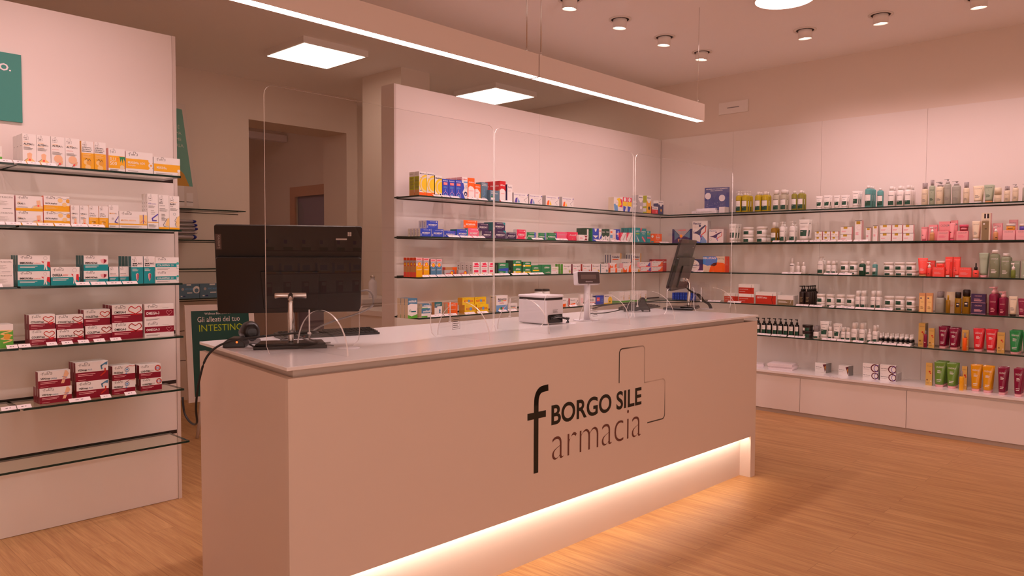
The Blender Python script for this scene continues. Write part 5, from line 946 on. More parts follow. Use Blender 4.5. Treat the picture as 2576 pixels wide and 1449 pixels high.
CARDS = [
 (('L', 1), [(0.896,0.051),(0.95,0.051),(1.004,0.052),(1.064,0.061)]),
 (('L', 2), [(0.86,0.056),(0.92,0.058),(0.982,0.059),(1.046,0.064),(1.115,0.066),(1.186,0.07),(1.26,0.072)]),
 (('L', 3), [(0.845,0.056),(1.195,0.061),(1.263,0.067),(1.334,0.069),(1.407,0.071)]),
 (('L', 4), [(0.903,0.044),(0.951,0.049),(1.06,0.044),(1.124,0.048),(1.193,0.048),(1.262,0.051),(1.336,0.051)]),
 (('L', 5), [(0.884,0.06),(0.944,0.057),(1.172,0.095),(1.286,0.048),(1.399,0.054)]),
 (('M', 1), [(3.41,0.072),(3.49,0.074),(3.576,0.083),(3.743,0.079),(3.851,0.09),(4.1,0.122)]),
 (('M', 2), [(3.565,0.106),(3.684,0.117),(3.811,0.121),(4.455,0.133),(4.756,0.154),(5.301,0.174),(5.515,0.134),(5.644,0.1),(6.315,0.173)]),
 (('M', 3), [(3.306,0.063),(3.372,0.061),(3.446,0.073),(3.523,0.067),(3.601,0.072),(3.682,0.074),(3.766,0.08),(3.88,0.131),(4.053,0.163),(4.251,0.181),(4.446,0.171)]),
 (('M', 4), [(3.41,0.116),(3.535,0.12),(3.723,0.102),(3.851,0.106),(4.065,0.086),(4.17,0.089),(4.912,0.096),(5.13,0.168)]),
 (('R', 2), [(2.83,0.065),(2.702,0.07),(2.598,0.103),(2.489,0.087),(2.376,0.124),(2.244,0.114),(2.119,0.111)]),
 (('R', 3), [(2.686,0.171),(2.352,0.114),(2.234,0.108),(3.716,0.069),(3.578,0.096)]),
 (('R', 4), [(3.415,0.13),(3.212,0.133),(2.587,0.11),(2.471,0.11),(2.339,0.042),(2.228,0.146),(2.076,0.147),(1.93,0.133)]),
 (('R', 5), [(2.925,0.125),(2.787,0.136),(2.677,0.056),(2.601,0.089),(2.354,0.117),(2.236,0.105),(2.12,0.084),(1.992,0.099),(1.884,0.106),(1.777,0.097)]),
 (('B', 0), [(2.291,0.128)]),
]
# ================================================================ room shell
BX0, BY1 = -2.6, 7.0
m = MB().use(MFL); m.box(BX0, 6.85, -3.2, 10.6, -.05, 0); struct('floor', m)
m = MB().use(MCEIL); m.box(BX0, 6.85, -3.2, 7.45, H, H+.08); struct('ceiling', m)
m = MB().use(MW); m.box(6.67, 6.85, -3.2, 7.45, 0, H); struct('wall_right', m)
m = MB().use(MW); m.box(BX0, 3.65, BY1, BY1+.45, 0, H); m.box(4.79, 4.93, BY1, BY1+.45, 0, H); m.box(3.65, 4.79, BY1, BY1+.45, 2.69, H); m.box(4.93, 6.85, BY1+.3, BY1+.45, 0, H); struct('wall_back', m)
m = MB().use(MW); m.box(BX0-.15, BX0, -3.2, -2.8, 0, H); m.box(BX0-.15, BX0, .8, 7.45, 0, H); m.box(BX0-.15, BX0, -2.8, .8, 2.7, H); m.box(BX0-.15, BX0, -2.8, .8, 0, .15); struct('wall_left', m)
m = MB().use(MDK)  # added unseen window in the left wall, for fill light from the side
for y in (-2.8, -1.03, .74): m.box(-2.7, -2.64, y, y+.06, .15, 2.7)
m.box(-2.7, -2.64, -2.8, .8, .15, .21); m.box(-2.7, -2.64, -2.8, .8, 2.64, 2.7); wn = struct('fill_window_2', m)
m = MB().use(MGL); m.box(-2.675, -2.67, -2.74, .74, .21, 2.64); m.build('pane', wn)
pl = bpy.data.lights.new('fill_window_portal', 'AREA'); pl.shape = 'RECTANGLE'; pl.size = 2.55; pl.size_y = 3.6; pl.cycles.is_portal = True
po = bpy.data.objects.new('fill_window_portal', pl); C.objects.link(po); po.location = (-2.77, -1.0, 1.42); po.rotation_euler = (0, -PI/2, 0)
m = MB().use(MW); m.box(BX0-.15, -.6, -3.35, -3.2, 0, H); m.box(3.4, 6.85, -3.35, -3.2, 0, H); m.box(-.6, 3.4, -3.35, -3.2, 2.7, H); m.box(-.6, 3.4, -3.35, -3.2, 0, .15); struct('wall_front', m)
# added unseen window behind the camera: frame and clear panes, lets fill light in
m = MB().use(MDK)
for x in (-.6, .72, 2.04, 3.34): m.box(x, x+.06, -3.3, -3.24, .15, 2.7)
m.box(-.6, 3.4, -3.3, -3.24, .15, .21); m.box(-.6, 3.4, -3.3, -3.24, 2.64, 2.7); wn = struct('fill_window_1', m)
m = MB().use(MGL); m.box(-.54, 3.34, -3.275, -3.27, .21, 2.64); m.build('pane', wn)
pl = bpy.data.lights.new('fill_window_portal', 'AREA'); pl.shape = 'RECTANGLE'; pl.size = 4.0; pl.size_y = 2.55; pl.cycles.is_portal = True
po = bpy.data.objects.new('fill_window_portal', pl); C.objects.link(po); po.location = (1.4, -3.36, 1.42); po.rotation_euler = (-PI/2, 0, PI)
m = MB().use(MW); m.box(4.36, 4.70, 5.5, 6.1, 0, H); struct('wall_pillar', m)
# the dim passage behind the opening in the back wall
m = MB().use(MW); m.box(4.95, 5.1, 7.45, 7.53, 0, 2.9); m.box(4.95, 5.1, 8.33, 10.6, 0, 2.9); m.box(4.95, 5.1, 7.53, 8.33, 2.09, 2.9); m.box(2.2, 5.1, 10.45, 10.6, 0, 2.9); m.box(2.2, 2.35, 7.45, 10.45, 0, 2.9); struct('wall_passage', m)
m = MB().use(MCEIL); m.box(2.2, 5.1, 7.45, 10.6, 2.9, 2.98); struct('ceiling_passage', m)
MWD = mat('brown_door_frame', 'c79c84', .5); MDV = mat('grey_violet_door', '93889c', .5)
m = MB().use(MWD); m.box(4.925, 4.95, 7.455, 7.55, 0, 2.19); m.box(4.925, 4.95, 8.31, 8.42, 0, 2.19); m.box(4.925, 4.95, 7.55, 8.31, 2.07, 2.19); struct('trim_1', m)
m = MB().use(MDV); m.box(4.98, 5.02, 7.53, 8.33, 0, 2.09); o = m.build('door_1'); o['kind'] = 'structure'
m = MB().use(mat('ochre_door', '8a5a20', .5)); m.box(3.35, 4.05, 10.40, 10.45, 0, 2.1); o = m.build('door_2'); o['kind'] = 'structure'
t = thing('passage_fill_lamp', 'added unseen fill lamp deep in the passage', 'lamp', (2.9, 8.1, 2.9)); m = MB().use(emis('passage_fill_light', (1, .6, .5), 16)); m.lathe([(.15, 0), (.15, -.03), (.14, -.04)], 20); m.build('diffuser', t)  # added out of view to brighten the passage
m = MB().use(MWPL); m.box(3.3, 4.94, 8.5, 8.6, 2.76, 2.84); tag(m.build('batten_light'), 'switched off white batten light in the dark passage', 'light')
m = MB().use(MW); m.box(BX0, 3.65, BY1-.012, BY1, 0, .07); struct('baseboard_back', m)
# ================================================================ display racks
def rack(x0, x1, label, joints, ends=(1, 1)):
    t = thing('display_rack', label, 'display rack', (x0, YM, 0)); W = x1-x0
    js = [0] + [j-x0 for j in joints] + [W]
    for a, b in zip(js, js[1:]):
        m = MB().use(MPAN); m.box(a+.0008, b-.0008, 0, .022, .002, 2.54); m.build('back_panel', t)
    if ends[1]: m = MB().use(MEDGE); m.box(W, W+.018, -.004, .14, 0, 2.54); m.build('side_panel', t)
    if ends[0]: m = MB().use(MEDGE); m.box(-.018, 0, -.004, .14, 0, 2.54); m.build('side_panel', t)
    m = MB().use(MPAN); m.box(0, W, .118, .14, 0, 2.535); m.box(0, W, .022, .118, 2.51, 2.535); m.build('rear_panel', t)
    for z in [2.03, 1.755, 1.48, 1.205, .93, .655, .378][1:]:
        m = MB().use(MDK); m.box(.004, W-.004, -.0012, 0, z-.009, z+.011); m.build('shelf_channel', t)
    return t
rack(-.72, 1.735, 'white left rack with six glass shelves of boxed supplements', [.12])
m_r = rack(3.258, 6.648, 'long white back rack with glass shelves behind the counter', [4.765], (1, 0))
t = thing('wall_display', 'white panelled rack on right wall with glass shelves of skincare', 'display rack', (XR, YM, 0))
js = [4.17, 3.38, 2.549, 1.718, .887, .056, -.775]
for a, b in zip(js, js[1:]):
    m = MB().use(MPAN); m.box(0, .018, b-YM+.0008, a-YM-.0008, 0, 2.54); m.build('back_panel', t)
for z in (1.755, 1.48, 1.205, .93, .655):
    m = MB().use(MDK); m.box(-.0012, 0, -4.9, -.005, z-.0095, z+.004); m.build('shelf_channel', t)
def shelf(x0, x1, y0, y1, z, label, grp):
    m = MB().use(MGL).use(MGE); m.mi = 0; m.box(x0, x1, y0, y1, z-.005, z+.005, edge=1); tag(m.build('glass_shelf'), label, 'shelf', grp)
LV = ['', 'top', 'second', 'third', 'fourth', 'fifth', 'sixth']
for k, z in list(SZ.items()) + [(6, .378)]:
    for (a, b, ds) in (((-.7, .125, 'outer'), (.13, .925, 'far left'), (.938, 1.66, 'right hand')) if k < 6 else ((-.7, 1.684, 'single long'),)):
        if ds != 'outer': shelf(a, b, YM-D, YM-.002, z, f'{ds} glass pane of the {LV[k]} shelf, left rack' + (', empty' if k == 6 else ''), 'glass shelves of the left rack')
    if k > 5: continue
    if k < 5:
        for (a, b, ds) in ((3.24, 4.03, 'left end'), (4.034, 4.78, 'second'), (4.784, 5.56, 'third'), (5.564, 6.376, 'corner end')):
            shelf(a, b, YM-D, YM-.002, z, f'{ds} glass pane of the {LV[k]} shelf, back rack', 'glass shelves of the back rack')
    js = [4.168, 3.336, 2.522, 1.707, .89, .07]
    for (a, b, ds) in zip(js, js[1:], ('corner end', 'second', 'third', 'fourth', 'nearest')):
        if k == 5 and ds == 'corner end': pass
        shelf(XR-D, XR-.002, b+.004, a, z, f'{ds} glass pane of the {LV[k]} shelf, right rack', 'glass shelves of the right wall rack')
# price cards standing tilted along the shelf fronts
MCARD = mat('price_card', 'f3e9ea', .5)
for (u, k), L in CARDS:
    z = SZ[k]+.0056 if u != 'B' else .3676
    fl = (k in (1, 4) and u == 'M')
    for i, (s, wd) in enumerate(L):
        m = MB().use(MCARD); up = .014 if u in 'LMR' else .002; dp = .02 if u != 'B' else .03
        v = [(-wd/2+.001, 0, 0), (wd/2-.001, 0, 0), (wd/2-.001, dp, up), (-wd/2+.001, dp, up)]
        m.prism([(0, 0), (.0012, 0), (dp+.0012, up), (dp, up)], -wd/2+.001, wd/2-.001, 'x')
        m.use(mat('print_k2', '6a6260', .5)); m.keep = True
        for q in range(2): m.quad([(-wd*.2+q*wd*.25, dp*.45-.0006, up*.45+.0004), (-wd*.05+q*wd*.2, dp*.45-.0006, up*.45+.0004), (-wd*.05+q*wd*.2, dp*.6-.0006, up*.6+.0004), (-wd*.2+q*wd*.25, dp*.6-.0006, up*.6+.0004)])
        front = {'L': YM-D, 'M': YM-D, 'R': XR-D, 'B': 6.28}[u] + .003
        n = len(L); ps = '' if n == 1 else ('leftmost ' if i == 0 else ('rightmost ' if i == n-1 else ORD[i+1]+' '))
        o = m.build('price_card', None, (s, front, z) if u in 'LM' else (front, s, z), 0 if u in 'LM' else -PI/2)
        tag(o, f'{ps}white price card along front of {where(u, k)}' + (' counted from left' if n > 2 and 0 < i < n-1 else ''), 'price card', f'price cards on the {where(u, k)}'.replace(',', ' of') if n > 1 else None)
# ---- low cabinets under the right wall rack
for i, (a, b, ds) in enumerate(zip([3.38, 2.549, 1.718, .887, .056][:4], [2.549, 1.718, .887, .056], ('farthest, beside the counter end', 'second from the corner', 'third from the corner', 'nearest the camera'))):
    t = thing('low_cabinet', f'low white cabinet under right rack, {ds}', 'cabinet', (6.29, (a+b)/2, 0), 0, 'low white cabinets along the right wall'); hw = (a-b)/2
    m = MB().use(MPAN); m.box(.02, .36, -hw+.0005, hw-.0005, .0, .342); m.build('body', t)
    m = MB().use(MPAN); m.box(0, .018, -hw+.002, hw-.002, .035, .325); m.build('drawer_front', t)
    m = MB().use(mat('plinth_grey', 'b7aaa0', .5)); m.box(.012, .02, -hw, hw, .0, .03); m.build('plinth', t)
m = MB().use(MPAN); m.box(6.31, 6.646, 3.38, 4.168, 0, .342); tag(m.build('corner_cabinet'), 'white corner filler cabinet hidden behind the counter end', 'cabinet')
m = MB().use(MTOP); m.box(6.275, 6.65, .03, 4.168, .349, .367); tag(m.build('cabinet_top'), 'long white top running over the low right cabinets', 'worktop')
# ================================================================ ceiling lamps
def spot_light(name, loc, tgt, power, size=104, blend=1.0, parent=None, rad=.03):
    l = bpy.data.lights.new(name, 'SPOT'); l.energy = power; l.color = WARM; l.spot_size = math.radians(size); l.spot_blend = blend; l.shadow_soft_size = rad
    o = bpy.data.objects.new(name, l); C.objects.link(o); o.location = loc; o.rotation_euler = (Vector(tgt)-Vector(loc)).to_track_quat('-Z', 'Y').to_euler()
    if parent: o.parent = parent; o.matrix_parent_inverse = Matrix.Translation(-Vector(parent.location))
    return o
ME_SPOT = emis('spot_lens', (1, .75, .65), 25); MRIM = mat('white_lamp_metal', 'eee6e0', .4)
def downlight(x, y, tx, ty, label, power=None, grp='adjustable ceiling spots', tz=.9):
    t = thing('ceiling_spot', label, 'spotlight', (x, y, H), 0, grp)
    m = MB().use(MRIM); m.lathe([(.083, -.001), (.083, -.006), (.066, -.006), (.066, .0)], 28); m.build('trim_ring', t)
    m = MB().use(MDK); m.lathe([(.064, -.0015), (.064, -.004), (.0635, -.005)], 28); m.build('recess', t)
    d = Vector((tx-x, ty-y, tz-H)).normalized(); d = (d*.22 + Vector((0, 0, -1))*.78).normalized()
    T = Vector((0, 0, -1)).rotation_difference(d).to_matrix().to_4x4()
    m = MB().use(MRIM); m.lathe([(.045, .012), (.05, -.004), (.05, -.066), (.0475, -.066), (.045, -.04)], 24, T=T); m.build('lamp_barrel', t)
    m = MB().use(ME_SPOT); m.lathe([(.043, -.05), (.001, -.05)], 20, T=T); m.build('lens', t)
    spot_light('spot_lamp', Vector((x, y, H)) + d*.085, (tx, ty, tz), power or SPOT_W, parent=t)
ps = ['leftmost', 'second from left', 'third from left', 'farthest right']
for i, x in enumerate((3.99, 4.57, 5.17, 5.76)): downlight(x, 3.225, x+.02, YM, f'{ps[i]} white adjustable spot in row facing the back rack')
for i, (x, y) in enumerate(((5.73, 2.34), (5.73, 1.80), (5.80, 1.21))): downlight(x, y, XR, y, f'{("farthest", "middle", "nearest")[i]} white adjustable spot aimed at the right wall rack')
downlight(5.76, .55, XR, .6, 'adjustable spot over the right rack beyond the picture edge')
for i, x in enumerate((-.45, .12, .69, 1.26)): downlight(x, 3.3, x+.05, YM, f'{ps[i]} of the ceiling spots washing the left rack')
downlight(3.4, 3.225, 3.45, YM, 'adjustable spot hidden above the pendant, facing rack end')
# round lamp
t = thing('round_ceiling_lamp', 'round white ceiling lamp cut by the top picture edge', 'lamp', (4.888, 2.138, H))
m = MB().use(MRIM); m.lathe([(.195, 0), (.195, -.03), (.185, -.034), (.185, 0)], 40); m.build('rim', t)
m = MB().use(emis('disc_light', (1, .68, .64), DISC_E)); m.lathe([(.184, -.031), (.001, -.033)], 40); m.build('diffuser', t)
for x, y, q in ((2.2, -.6, 'middle'), (4.9, -.6, 'right')):  # two unseen discs added as fill for the counter front and customer side
    t = thing('round_ceiling_lamp', f'added unseen fill lamp over the customer floor, {q}', 'lamp', (x, y, H))
    m = MB().use(MRIM); m.lathe([(.195, 0), (.195, -.03), (.185, -.034), (.185, 0)], 40); m.build('rim', t)
    m = MB().use(bpy.data.materials['disc_light']); m.lathe([(.184, -.031), (.001, -.033)], 40); m.build('diffuser', t)
MPE = emis('panel_light', (1, .70, .56), PANEL_E)
for x0, y0, label in ((-1.07, 5.30, 'added unseen fill panel light far behind the left rack'), (3.235, 5.30, 'larger square ceiling panel light, left of the pillar'), (5.39, 5.30, 'square ceiling panel light above the back rack')):  # first panel is added out of view to brighten pillar and back room
    t = thing('ceiling_panel_light', label, 'panel light', (x0+.3, y0+.3, H), 0, 'square ceiling panel lights')
    m = MB().use(MRIM); m.box(-.31, .31, -.31, .31, -.05, 0); m.build('housing', t)
    m = MB().use(MPE); m.box(-.29, .29, -.29, .29, -.052, -.0502); m.build('diffuser', t)
# linear pendant, two joined lengths
ZB, YL, LW, LH = 2.3, 2.64, .062, .118
MBAR = mat('pendant_aluminium', 'e0cfc4', .45); MBE = emis('pendant_light', (1, .74, .72), BAR_E)
for a, b, lab in ((1.262, 3.008, 'near left length of the white linear pendant over the counter'), (3.016, 4.764, 'far right length of the white linear pendant over the counter')):
    t = thing('linear_pendant', lab, 'pendant lamp', (a, YL, ZB), 0, 'linear pendant lengths over the counter'); L = b-a
    m = MB().use(MBAR); m.box(0, L, 0, .004, .0, LH); m.box(0, L, LW-.004, LW, 0, LH); m.box(0, L, .004, LW-.004, LH-.004, LH); m.box(0, .004, .004, LW-.004, 0, LH-.004); m.box(L-.004, L, .004, LW-.004, 0, LH-.004); m.build('housing', t)
    m = MB().use(MBE); m.box(.006, L-.006, .005, LW-.005, .0015, .006); m.build('diffuser', t)
    for x in (.10 if a < 2 else .045, L-.04 if a > 2 else L-.06):
        m = MB().use(MCHR); m.tube([(x, LW/2, LH), (x, LW/2, H-ZB-.001)], .0016 if a > 2 and x > 1 else .003, 6); m.lathe([(.006, LH), (.006, LH+.02), (.002, LH+.03)], 8, cx=x, cy=LW/2); m.build('suspension_wire', t)
# wall fittings
t = thing('wall_grille', 'small white rectangular plate high on the right wall', 'wall plate', (6.668, 3.39, 2.77))
m = MB().use(MRIM); m.box(-.012, 0, -.148, .148, -.055, .055); m.build('frame', t)
m = MB().use(MGRY); m.box(-.014, -.012, -.06, .06, -.004, .004); m.build('slot', t)
# teal poster cut by the left edge
t = thing('wall_poster', 'teal poster high on the left rack, cut by picture edge', 'poster', (1.025, YM-.012, 1.98))
m = MB().use(mat('poster_teal', '3f9186', .5)); m.box(-.5, 0, 0, .011, 0, .317); m.build('board', t)
m = MB().use(MWPL); m.keep = True; vs, fs, r = text_polys('LO.', True); V = [m.bm.verts.new((-.112 + .070*x, -.0006, .232 + .034*y)) for x, y in vs]
for f in fs: m.bm.faces.new([V[i] for i in f]).material_index = 0
m.build('lettering', t)
# ================================================================ counter
A0 = Vector((1.236, 2.141)); B0 = Vector((4.392, 2.046)); CANG = math.atan2(B0.y-A0.y, B0.x-A0.x); CL = (B0-A0).length; CD = .90
ct = thing('service_counter', 'long white pharmacy counter with lettered front and lit plinth', 'counter', (A0.x, A0.y, 0), CANG)
SK = .04   # the left end leans back a little
m = MB().use(MTOP); m.prism([(0, 0), (CL, 0), (CL, CD), (SK+.055, CD)], .988, 1.0, 'z'); m.build('worktop', ct, bevel=.0015)
m = MB().use(MCNT); m.prism([(.045, .045), (CL-.1, .045), (CL-.1, CD-.05), (.13, CD-.05)], .955, .988, 'z'); m.build('shadow_gap_rail', ct)
m = MB().use(MCNT); zb = .255; m.prism([(.006, 0), (CL-.006, 0), (CL-.006, zb*0), (CL-.045, 0)][:0] or [(.006, 0), (.18, 0), (.18, zb), (CL-.062, zb), (CL-.062, 0), (CL-.005, 0), (CL-.005, .962), (.006, .962)], .004, .024, 'y'); m.build('front_panel', ct)
m = MB().use(MCNT); m.prism([(.006, .024), (.03, .024), (.118, CD-.004), (.094, CD-.004)], 0, .962, 'z'); m.build('left_side_panel', ct)
m = MB().use(MCNT); m.box(CL-.029, CL-.005, .024, CD-.01, 0, .962); m.box(CL-.062, CL-.029, .0241, .093, 0, .3); m.build('right_side_panel', ct)
m = MB().use(MCNT); m.box(.03, CL-.062, .075, .093, 0, .45); m.build('plinth_panel', ct)
m = MB().use(MCNT); m.box(.10, CL-.03, CD-.03, CD-.012, .0, .955); m.build('rear_panel', ct)
m = MB().use(MCNT); m.box(.03, CL-.03, .0245, .0745, .31, .33); m.build('light_shelf', ct)
m = MB().use(emis('strip_light', (1, .80, .68), LED_E)); m.box(.19, CL-.064, .026, .034, .262, .27); m.build('light_strip', ct)
# lettering on the front
MINK = mat('logo_ink', '1c1c12', .45); MINK2 = mat('logo_brown', '6b3f35', .5)
g = MB().use(MINK); g.keep = True
def ltr(mb, s, x0, x1, z0, z1, bold=False, y=.0036, off=None):
    vs, fs, _ = text_polys(s, bold, off); V = [mb.bm.verts.new((x0+(x1-x0)*x, y, z0+(z1-z0)*v)) for x, v in vs]
    for f in fs: mb.bm.faces.new([V[i] for i in f]).material_index = mb.mi
def stroke(mb, pts, wd, y=.0036):
    for a, b in zip(pts, pts[1:]):
        a = Vector(a); b = Vector(b); d = (b-a).normalized(); n = Vector((-d.y, d.x))*wd/2; e = d*wd*.18
        mb.quad([((a-e-n).x, y, (a-e-n).y), ((b+e-n).x, y, (b+e-n).y), ((b+e+n).x, y, (b+e+n).y), ((a-e+n).x, y, (a-e+n).y)])
g.quad([(1.150, .0036, .422), (1.179, .0036, .422), (1.179, .0036, .72), (1.150, .0036, .72)])
arc = [(1.1645, .72), (1.167, .747), (1.178, .769), (1.198, .781), (1.236, .784)]
for a, b in zip(smooth_path([(x, 0, z) for x, z in arc], 5), smooth_path([(x, 0, z) for x, z in arc], 5)[1:]): stroke(g, [(a.x, a.z), (b.x, b.z)], .0285)
g.quad([(1.110, .0034, .658), (1.226, .0034, .658), (1.226, .0034, .687), (1.110, .0034, .687)])
ltr(g, 'BORGO SILE', 1.262, 1.938, .613, .703, off=.022); g.build('shop_name_lettering', ct)
g = MB().use(MINK2); g.keep = True; ltr(g, 'armacia', 1.268, 1.940, .457, .602, off=-.018); g.build('farmacia_lettering', ct)['label'] = 'brown thin lettering'
# outlined cross whose line fades from dark to pale
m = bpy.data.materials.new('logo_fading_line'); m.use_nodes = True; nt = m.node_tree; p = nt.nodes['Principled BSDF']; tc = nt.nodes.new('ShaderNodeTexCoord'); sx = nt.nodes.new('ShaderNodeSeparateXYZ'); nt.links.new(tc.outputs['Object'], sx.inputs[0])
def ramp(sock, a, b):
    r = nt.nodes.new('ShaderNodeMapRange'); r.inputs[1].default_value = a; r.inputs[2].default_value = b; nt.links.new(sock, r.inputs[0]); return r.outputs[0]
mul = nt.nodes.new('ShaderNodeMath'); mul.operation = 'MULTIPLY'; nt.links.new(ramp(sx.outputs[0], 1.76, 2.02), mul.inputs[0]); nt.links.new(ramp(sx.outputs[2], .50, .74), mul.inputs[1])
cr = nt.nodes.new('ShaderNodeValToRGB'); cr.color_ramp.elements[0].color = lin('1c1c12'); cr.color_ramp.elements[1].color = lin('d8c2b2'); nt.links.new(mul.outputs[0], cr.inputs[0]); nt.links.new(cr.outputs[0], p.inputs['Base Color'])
g = MB().use(m); g.keep = True
def corner(cx, cz, r, a0, a1, n=5): return [(cx + r*math.cos(math.radians(a0+(a1-a0)*i/n)), cz + r*math.sin(math.radians(a0+(a1-a0)*i/n))) for i in range(n+1)]
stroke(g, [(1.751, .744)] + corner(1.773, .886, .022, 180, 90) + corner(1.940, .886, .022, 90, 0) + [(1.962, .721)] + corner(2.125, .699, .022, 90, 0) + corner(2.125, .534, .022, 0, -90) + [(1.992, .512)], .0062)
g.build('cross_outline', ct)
# ================================================================ acrylic dividers
def fn_out(x0, x1, c0, c1, top, ct_=1.158, z=1.0015):
    o = [(x0+.012, z), (c0-.03, z), (c0-.006, z+.02), (c0, z+.05)] + [(c0+.025-.025*math.cos(PI/2*k/4), ct_-.025+.025*math.sin(PI/2*k/4)) for k in range(5)] + [(c1-.025+.025*math.sin(PI/2*k/4), ct_-.025+.025*math.cos(PI/2*k/4)) for k in range(5)] + [(c1, z+.05), (c1+.006, z+.02), (c1+.03, z), (x1-.012, z), (x1, z+.03)]
    o += [(x1-.035+.035*math.cos(PI/2*k/5), top-.035+.035*math.sin(PI/2*k/5)) for k in range(6)] + [(x0+.035-.035*math.sin(PI/2*k/5), top-.035+.035*math.cos(PI/2*k/5)) for k in range(6)] + [(x0, z+.03)]
    return o
def divider(x0, x1, c0, c1, feet, top, label, sticker=None):
    t = thing('acrylic_screen', label, 'protective screen', (x0, 2.463, 0), 0, 'clear acrylic screens on the counter')
    m = MB().use(MAC).use(MAE); m.mi = 0; m.prism([(a-x0, b) for a, b in fn_out(x0, x1, c0, c1, top)], 0, .005, 'y', edge=1); m.build('sheet', t)
    for f in feet:
        pts = [(.165*math.cos(PI*k/24)-.085, 1.0015 + .155*math.sin(PI*k/24)) for k in range(25)]
        m = MB().use(MAC).use(MAE); m.mi = 0; m.prism(pts, f-x0-.003, f-x0+.003, 'x', edge=1); m.build('foot', t)
        m = MB().use(MAE); m.lathe([(.006, 1.062), (.0075, 1.066), (.006, 1.07)], 8, cx=f-x0, cy=-.002); m.tube([(f-x0, -.003, 1.07), (f-x0, -.003, 1.154)], .0028, 6); m.build('slot_clip', t)
    if sticker:
        g = MB().use(mat('print_k2', '6a6260', .5)); g.keep = True; a = sticker-x0
        stroke(g, [(a, 1.03), (a+.045, 1.03), (a+.045, 1.08), (a, 1.08), (a, 1.03)], .0012, -.0008)
        for q in range(5): g.quad([(a+.006, -.0008, 1.037+q*.0085), (a+.039-(q % 2)*.006, -.0008, 1.037+q*.0085), (a+.039-(q % 2)*.006, -.0008, 1.040+q*.0085), (a+.006, -.0008, 1.040+q*.0085)])
        g.build('sticker', t)
divider(1.344, 2.495, 1.743, 2.112, (1.515, 2.22), 1.957, 'left acrylic screen on counter, in front of big monitor back', 2.235)
divider(2.503, 3.640, 2.865, 3.236, (2.605, 3.25), 1.953, 'middle acrylic screen on counter, in front of printer', 3.262)
divider(3.660, 4.852, 4.02, 4.346, (3.69, 4.43), 1.950, 'right acrylic screen on counter, in front of tilted monitor')
# round cable grommet plates
for x, y, n in ((1.66, 2.42, 'by the left monitor base'), (3.10, 2.50, 'behind the white printer'), (4.62, 2.52, 'by the right monitor base')):
    m = MB().use(MWPL); m.lathe([(.045, 0), (.043, .0025), (.03, .003)], 24); tag(m.build('cable_grommet', None, (x, y, 1.0002)), f'round white cable grommet {n}', 'cable grommet', 'cable grommets in the worktop')
# ================================================================ computers
def monitor(loc, rz, label, logo):
    t = thing('desktop_monitor', label, 'monitor', loc, rz)
    m = MB().use(MBK2); m.prism([(-.135, -.09), (.135, -.09), (.12, .11), (-.12, .11)], 0, .014, 'z'); m.prism([(-.13, -.086), (.13, -.086), (.10, .0), (-.10, .0)], .014, .022, 'z'); m.build('base', t, bevel=.003)
    m = MB().use(MCHR); m.tube(smooth_path([(0, -.035, .02), (0, -.04, .12), (0, -.038, .178), (0, -.022, .196), (0, .0, .20)]), .011, 12); m.build('stand_post', t)
    m = MB().use(MCHR); m.lathe([(.0125, -.06), (.014, -.058), (.014, .058), (.0125, .06)], 16, T=Matrix.Translation((0, .0, .20)) @ Matrix.Rotation(PI/2, 4, 'Y')); m.build('hinge_bar', t)
    T = Matrix.Translation((0, .02, .20)) @ Matrix.Rotation(math.radians(15), 4, 'X')
    W, Z0, Z1 = .272, -.058, .275
    m = MB().use(MBLK); m.prism(rrect(-W, W, Z0, Z1, .008, 3), .012, .026, 'y', T=T); m.prism([(a*.99, b) for a, b in rrect(-W, W, Z0-.012, .155, .012, 3)], -.008, .012, 'y', T=T); m.prism([(-.10, Z0+.008), (.10, Z0+.008), (.11, .10), (-.11, .10)], -.016, -.008, 'y', T=T); m.build('back_shell', t, bevel=.002)
    m = MB().use(mat('screen_glass', '0a0808', .08)); m.prism(rrect(-W+.006, W-.006, Z0+.012, Z1-.006, .004, 3), .0262, .028, 'y', T=T); m.build('screen', t)
    m = MB().use(mat('lenovo_tag', '54423d', .5)); m.box(-W+.003, -W+.024, .0112, .0118, Z1-.095, Z1-.035, T=T); m.build('logo_tag', t)
    m = MB().use(mat('tag_letters', 'a89a92', .5)); m.keep = True; vs, fs, _ = text_polys('Lenovo')
    V = [m.bm.verts.new(T @ Vector((-W+.019-.0105*y, .0108, Z1-.090+.050*x))) for x, y in vs]
    for f in fs: m.bm.faces.new([V[i] for i in f]).material_index = 0
    m.build('logo_letters', t)
    m = MB().use(mat('tag_pale', 'c9bdb6', .5)); m.keep = True
    for a, b in ((0, 0), (.0075, 0), (0, .0085), (.0075, .0085)): m.quad([T @ Vector(p) for p in ((W-.055+a, .0112, Z1-.038+b), (W-.0485+a, .0112, Z1-.038+b), (W-.0485+a, .0112, Z1-.0305+b), (W-.055+a, .0112, Z1-.0305+b))])
    m.quad([T @ Vector(p) for p in ((W-.1, .0112, Z1-.054), (W-.058, .0112, Z1-.054), (W-.058, .0112, Z1-.048), (W-.1, .0112, Z1-.048))]); m.build('sticker', t)
    return t
monitor((1.535, 2.625, 1.0), math.radians(-31.3), 'dark desktop monitor seen from behind, left end of counter', True)
monitor((4.51, 2.64, 1.0), math.radians(19.2), 'dark desktop monitor seen edge on, right end of counter', True)
def keyboard(loc, rz, label):
    t = thing('keyboard', label, 'keyboard', loc, rz)
    m = MB().use(MBLK); m.prism([(-.065, 0), (.065, 0), (.065, .02), (-.065, .009)], -.22, .22, 'x'); m.build('body', t, bevel=.002)
    m = MB().use(MBK2)
    for r in range(5):
        for c in range(20):
            z = .0105 + .0022*r; y = -.05 + .022*r; x = -.205+.0213*c; m.box(x, x+.017, y, y+.017, z, z+.005)
    o = m.build('keys', t); o['kind'] = 'stuff'
